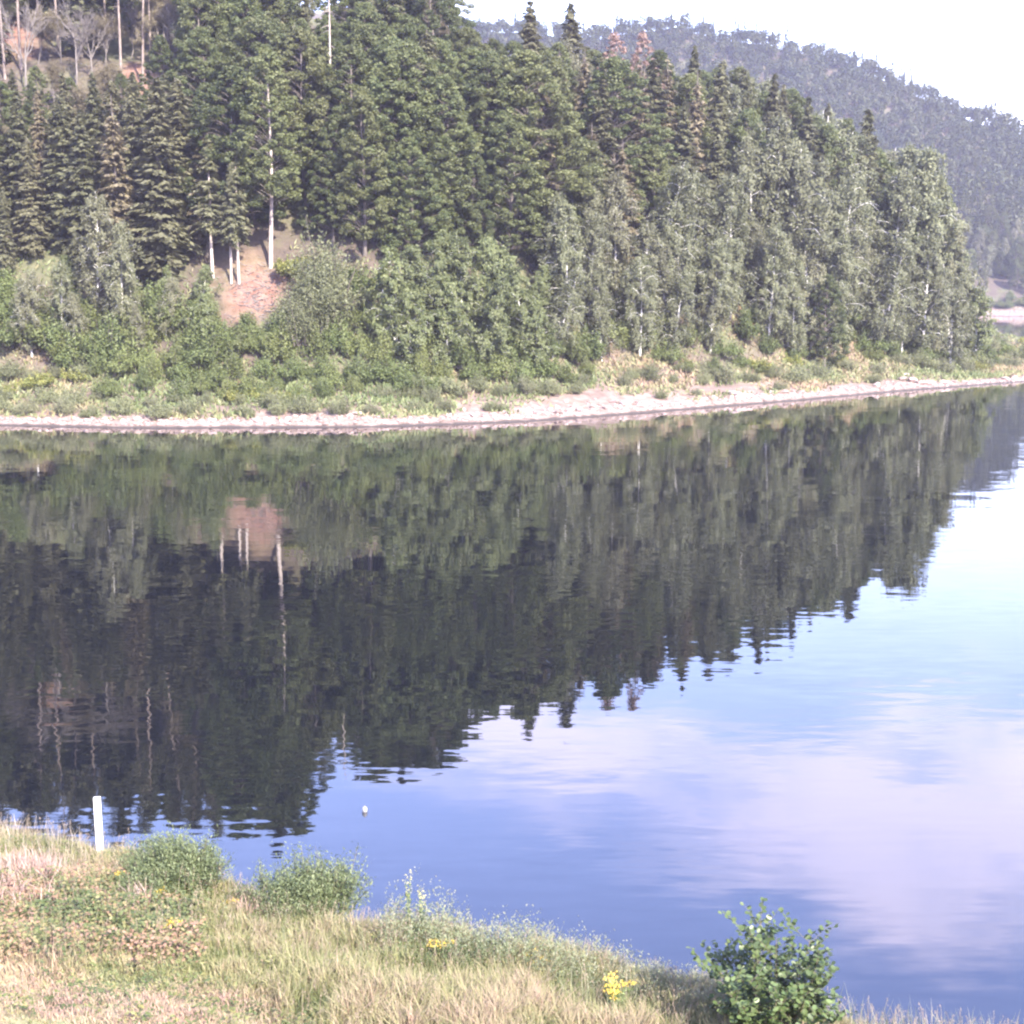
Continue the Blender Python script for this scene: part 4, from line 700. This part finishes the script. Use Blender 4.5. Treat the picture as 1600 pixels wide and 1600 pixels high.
# broad-leaved alder bush at the lower right: every big leaf a part
def alder():
    r = np.random.default_rng(61); x, y, z = near_hit(1205, 1640); o = empty('alder_bush', (x, y, z)); w = MB(); L_ = []
    def stem(p, d, ln, rad, k):
        pts_ = [p]; dd = d
        for i in range(4): dd = unit(dd + r.normal(0, .10, 3) + np.array([0, 0, .05])); pts_.append(pts_[-1] + dd * ln / 4)
        P = np.array(pts_); w.tube(P, np.linspace(rad, rad * .35, 5), 4)
        for s in np.arange(.12 if k else .3, 1.03, .05 / ln * (.95 if k else 1.5)):
            q = np.array([np.interp(s, np.linspace(0, 1, 5), P[:, i]) for i in range(3)]); a = r.uniform(0, 6.28); out = unit(np.array([math.cos(a), math.sin(a), r.uniform(-.2, .5)]) + .3 * dd); L_.append((q + out * .055, out, r.uniform(.075, .115)))
        if k < 1:
            for i in range(11): s = r.uniform(.3, .97); a = i * 2.4 + r.normal(0, .3); q = np.array([np.interp(s, np.linspace(0, 1, 5), P[:, j]) for j in range(3)]); stem(q, unit(np.array([math.cos(a), math.sin(a), .8])), ln * r.uniform(.16, .32), rad * .4, k + 1)
    for i in range(38):
        a = i * 2.39996; tilt = .9 * math.sqrt((i + .3) / 38); ln = 2.6 * (1 - .50 * tilt / .9) * r.uniform(.86, 1.06)
        stem(np.array([.12 * math.cos(a), .12 * math.sin(a), 0]), unit(np.array([math.cos(a) * math.sin(tilt) - .03, math.sin(a) * math.sin(tilt), math.cos(tilt)])), ln, .013, 0)
    link(bpy.data.objects.new('stems', w.mesh('alder_stems', M['twig'])), o)
    mt = leaf_mat('alder_leaves', (.055, .09, .028), (.12, .16, .06), trans=.28, rough=.42, vary=.3)
    V = np.array([[0, -.5, 0], [.3, -.3, .05], [.43, .05, .08], [.28, .38, .04], [0, .5, -.03], [-.28, .38, .04], [-.43, .05, .08], [-.3, -.3, .05], [0, -.2, -.02], [0, .2, -.03]]); Qd = [[0, 1, 8, 7], [1, 2, 9, 8], [2, 3, 4, 9], [7, 8, 9, 6], [6, 9, 4, 5]]
    lm = MB(); lm.add(V, Qd, .4); leaf_me = lm.mesh('alder_leaf', mt, True); lm = MB(); lm.add(V * np.array([.9, 1.1, -1]), Qd, .9); leaf_me2 = lm.mesh('alder_leaf_pale', mt, True)
    import mathutils
    r.shuffle(L_); L_.sort(key=lambda q: q[0][1] + .25 * r.random()); rest = MB()          # those on the side towards the viewer first
    for i, (p, ax, s) in enumerate(L_):
        nrm = unit(np.array([r.normal(0, .5), r.normal(-.25, .5), 1.])); X_ = unit(np.cross(ax, nrm)); Z_ = np.cross(X_, ax)
        if i < 300:
            ob = bpy.data.objects.new('leaf', leaf_me if r.random() < .6 else leaf_me2); m4 = mathutils.Matrix(((X_[0], ax[0], Z_[0], p[0]), (X_[1], ax[1], Z_[1], p[1]), (X_[2], ax[2], Z_[2], p[2]), (0, 0, 0, 1))); ob.matrix_local = m4 @ mathutils.Matrix.Scale(s, 4); link(ob, o)
        else: rest.add((V * s) @ np.stack([X_, ax, Z_]) + p, Qd, r.choice([.4, .9]))
    tag(link(bpy.data.objects.new('foliage', rest.mesh('alder_foliage', mt, True)), o), kind='stuff'); print('alder leaves', len(L_))
    tag(o, 'broad-leaved green alder bush standing against the water at the bottom', 'bush')
alder()

# flowering plants
M['yellow'] = leaf_mat('yellow_petals', (.50, .33, .03), (.62, .46, .09), trans=.2); M['herb'] = leaf_mat('herb_leaves', (.10, .15, .05), (.2, .24, .10), trans=.3); M['paleyellow'] = leaf_mat('pale_yellow_petals', (.38, .33, .10), (.46, .41, .17), trans=.2)
def flower_plant(px, py, h, stems, spread, petal, label, dens=1., spike=False, seed=0):
    r = np.random.default_rng(800 + seed); x, y, z = near_hit(px, py); o = empty('flowering_plant', (x, y, z - .03)); w, f, p_ = MB(), MB(), MB()
    for k in range(stems):
        a = r.uniform(0, 6.28); tip = np.array([math.cos(a) * spread * r.random(), math.sin(a) * spread * r.random(), h * r.uniform(.75, 1.05)]); w.tube(np.stack([np.array([0, 0, 0]), tip * np.array([.6, .6, .5]), tip]), np.array([.010, .008, .005]), 3)
        n = int(26 * dens); v = r.uniform(.05, .9, n); c = np.stack([tip[0] * v, tip[1] * v, tip[2] * v], -1) + r.normal(0, .035, (n, 3)); f.quads(leaf_quads(c, rdir(n, r) + np.array([0, 0, .5]), rdir(n, r), r.uniform(.06, .13, n), r.uniform(.018, .04, n)), r.uniform(0, 1, n))
        n = 26; c = tip + r.normal(0, 1, (n, 3)) * (np.array([.03, .03, .11]) if spike else np.array([.045, .045, .014])); p_.quads(leaf_quads(c, rdir(n, r), rdir(n, r) + np.array([0, -.3, 1.]), r.uniform(.018, .036, n), r.uniform(.015, .03, n)), r.uniform(0, 1, n))
    link(bpy.data.objects.new('stems', w.mesh('flower_stems', M['herb'])), o); link(bpy.data.objects.new('foliage', f.mesh('flower_foliage', M['herb'])), o); link(bpy.data.objects.new('blossom', p_.mesh('blossom', M[petal])), o); tag(o, label, 'plant', 'flowering plants on the near bank')
for i, a in enumerate((
    (962, 1592, .75, 16, .42, 'yellow', 'bushy yellow-flowered tansy plant left of the broad-leaved alder bush'), (690, 1500, .45, 7, .25, 'yellow', 'yellow-flowered plant low in the grass below the pale flower spikes'), (838, 1520, .4, 7, .3, 'yellow', 'low yellow-flowered plant at the middle of the bank edge'),
    (640, 1462, 1.3, 4, .12, 'paleyellow', 'tallest pale yellow flower spike rising against the water'), (658, 1466, 1.05, 4, .12, 'paleyellow', 'pale yellow flower spike just right of the tallest one'), (755, 1480, .85, 3, .10, 'herb', 'green seeding spike standing above the grey-green weeds'), (986, 1536, .8, 3, .1, 'herb', 'thin seeding spike above the weeds beyond the tansy'),
    (250, 1412, .35, 5, .2, 'yellow', 'yellow-flowered plant below the bush next to the white post'), (190, 1385, .35, 4, .2, 'yellow', 'yellow-flowered plant at the foot of the white post'), (360, 1425, .35, 5, .25, 'yellow', 'yellow-flowered plant between the two dense bank bushes'), (566, 1452, .6, 2, .08, 'yellow', 'single yellow flower head beside the rounded dusty bush'), (268, 1470, .4, 6, .22, 'yellow', 'leafy yellowish plant amid the brambles below the bushes'))):
    flower_plant(*a, spike=i in (3, 4, 5, 6), seed=i)

# rocks at the bank edge
for i, (px, py, s, lab) in enumerate(((560, 1458, .30, 'dark-topped rock beside the rounded dusty bush'), (585, 1462, .36, 'brownish rock in the middle of the bank edge rocks'), (612, 1466, .42, 'broad pinkish rock at the bank edge below open water'), (636, 1470, .26, 'small rock at the bank edge left of the flower spikes'))):
    V, Q = STV[i]; q = MB(); q.add(V * np.array([1.15, .9, .7]), Q); x, y, z = near_hit(px, py); o = link(bpy.data.objects.new('rock', q.mesh('rock', M['rock']))); o.location = (x, y, z + s * .22); o.scale = (s, s, s); o.rotation_euler = (0, .2, i); tag(o, lab, 'rock', 'rocks on the near bank')

# ------------------------------------------------------------------ white marker post and drifting float
def boxed(b, c, s, bev=.008):
    x, y, z = np.array(s) / 2; k = bev; ring = lambda zz, e: [[-x + e, -y, zz], [x - e, -y, zz], [x, -y + e, zz], [x, y - e, zz], [x - e, y, zz], [-x + e, y, zz], [-x, y - e, zz], [-x, -y + e, zz]]
    V = np.array(ring(-z, k) + ring(z - k, k) + [[v[0] * (1 - k / x), v[1] * (1 - k / y), z] for v in ring(z, k)]) + np.array(c); i = np.arange(24).reshape(3, 8); Q = np.stack([i[:-1], np.roll(i[:-1], -1, 1), np.roll(i[1:], -1, 1), i[1:]], -1).reshape(-1, 4); t = i[2]
    b.add(V, np.concatenate([Q, [[t[0], t[1], t[2], t[3]], [t[0], t[3], t[4], t[7]], [t[4], t[5], t[6], t[7]]]]))
x, y, z = near_hit(157, 1338); top = float(z_at_row(x, y, 1246)); post = empty('marker_post', (x, y, z)); b = MB(); boxed(b, (0, 0, (top - z) / 2 + .06), (.16, .12, top - z - .12)); link(bpy.data.objects.new('shaft', b.mesh('post_shaft', M['whitepaint'])), post)
b = MB(); boxed(b, (0, 0, .04), (.19, .15, .30)); link(bpy.data.objects.new('foot', b.mesh('post_foot', plain_mat('weathered_concrete', (.36, .31, .26), (.50, .45, .39), 8))), post)
b = MB(); b.tube([[.05, -.063, .34], [.05, -.068, .34]], .018, 8); link(bpy.data.objects.new('bolt', b.mesh('post_bolt', M['rock'])), post); post.rotation_euler = (0, R(-.6), R(14)); tag(post, 'white square marker post standing at the near water edge', 'post')
x, y = on_plane(570, 1268, 0); b = MB(); b.tube([[0, 0, -.06], [0, 0, -.02], [0, 0, .12], [0.0, 0, .17], [0, 0, .18]], [.06, .11, .115, .08, .01], 12); M['float'] = plain_mat('weathered_float', (.20, .195, .21), (.28, .27, .28), 20, .5, .002); fl = empty('drifting_float', (x, y, 0)); fl.scale = (.65, .65, .8); link(bpy.data.objects.new('body', b.mesh('float_body', M['float'], True)), fl); b = MB(); b.tube([[0, 0, .17], [0, 0, .22]], .025, 8); link(bpy.data.objects.new('cap', b.mesh('float_cap', M['float'])), fl); tag(fl, 'small white float drifting alone on the blue water', 'float')

# ------------------------------------------------------------------ haze
def haze():
    m, nt, N, L = mat_new('haze_air'); out = N('ShaderNodeOutputMaterial'); v = N('ShaderNodeVolumePrincipled'); v.inputs['Color'].default_value = (.84, .82, 1, 1); v.inputs['Density'].default_value = HAZE; v.inputs['Anisotropy'].default_value = .2; L(v.outputs[0], out.inputs['Volume'])
    b = MB(); boxed(b, (0, 1600, 165), (9400, 9000, 352), 1.0); o = link(bpy.data.objects.new('haze', b.mesh('haze', m))); tag(o, 'thin violet summer haze over the whole valley', 'haze', kind='stuff')
    o.data.polygons.foreach_set('use_smooth', [False] * len(o.data.polygons))
HAZE = .0002
haze()

# ------------------------------------------------------------------ labels that single each plant out
ORD = ['first', 'second', 'third', 'fourth', 'fifth', 'sixth', 'seventh', 'eighth', 'ninth', 'tenth', 'eleventh', 'twelfth', 'thirteenth', 'fourteenth', 'fifteenth', 'sixteenth', 'seventeenth', 'eighteenth', 'nineteenth', 'twentieth']
def label_all():
    buckets = {}
    for rec in PLACED:
        kd, o, x, y, z, h, lab = rec; far = kd.endswith('_far'); k0 = kd.replace('_far', ''); d = float(pace((y - Ys(x)) * ca(x))); px, py = project(x, y, z + h * .75)
        tag(o, lab, CATS[k0], ('bushes across the side arm' if k0 == 'greenbush' else 'trees across the side arm') if far else GROUPS.get(k0))
        if lab: continue
        zone = ('left of the reddish clearing' if px < 330 else 'above the reddish clearing' if px < 450 else 'right of the reddish clearing' if px < 640 else 'below the skyline gap' if px < 820 else 'under the two pointed spruces' if px < 950 else 'under the withered pinkish trees' if px < 1100 else 'before the open hill slope' if px < 1300 else 'near the headland')
        band_ = 'at the shore' if d < 7 else 'on the low bank' if d < 19 else 'at the slope foot' if d < 34 else 'in mid slope' if d < 50 else 'on the upper slope' if d < 70 else 'by the ridge'
        if far: zone, band_ = 'across the side arm', 'low by the water' if math.hypot(x, y) < 700 else 'a row higher'
        if k0 in ('greybush', 'greenbush', 'limebush'): zone = zone.replace('above', 'below')
        buckets.setdefault((k0, zone, band_), []).append((px, o))
    for (k0, zone, band_), lst in buckets.items():
        lst.sort(key=lambda q: q[0])
        for i, (px, o) in enumerate(lst):
            n = len(lst); pos = '' if n == 1 else (', %s from left' % ORD[i] if i < len(ORD) and i <= n // 2 or n - 1 - i >= len(ORD) else ', %s from right' % ORD[n - 1 - i]); o['label'] = f'{LOOK[k0]} {band_} {zone}{pos}'
label_all()
from collections import Counter
print(Counter(p[0] for p in PLACED))
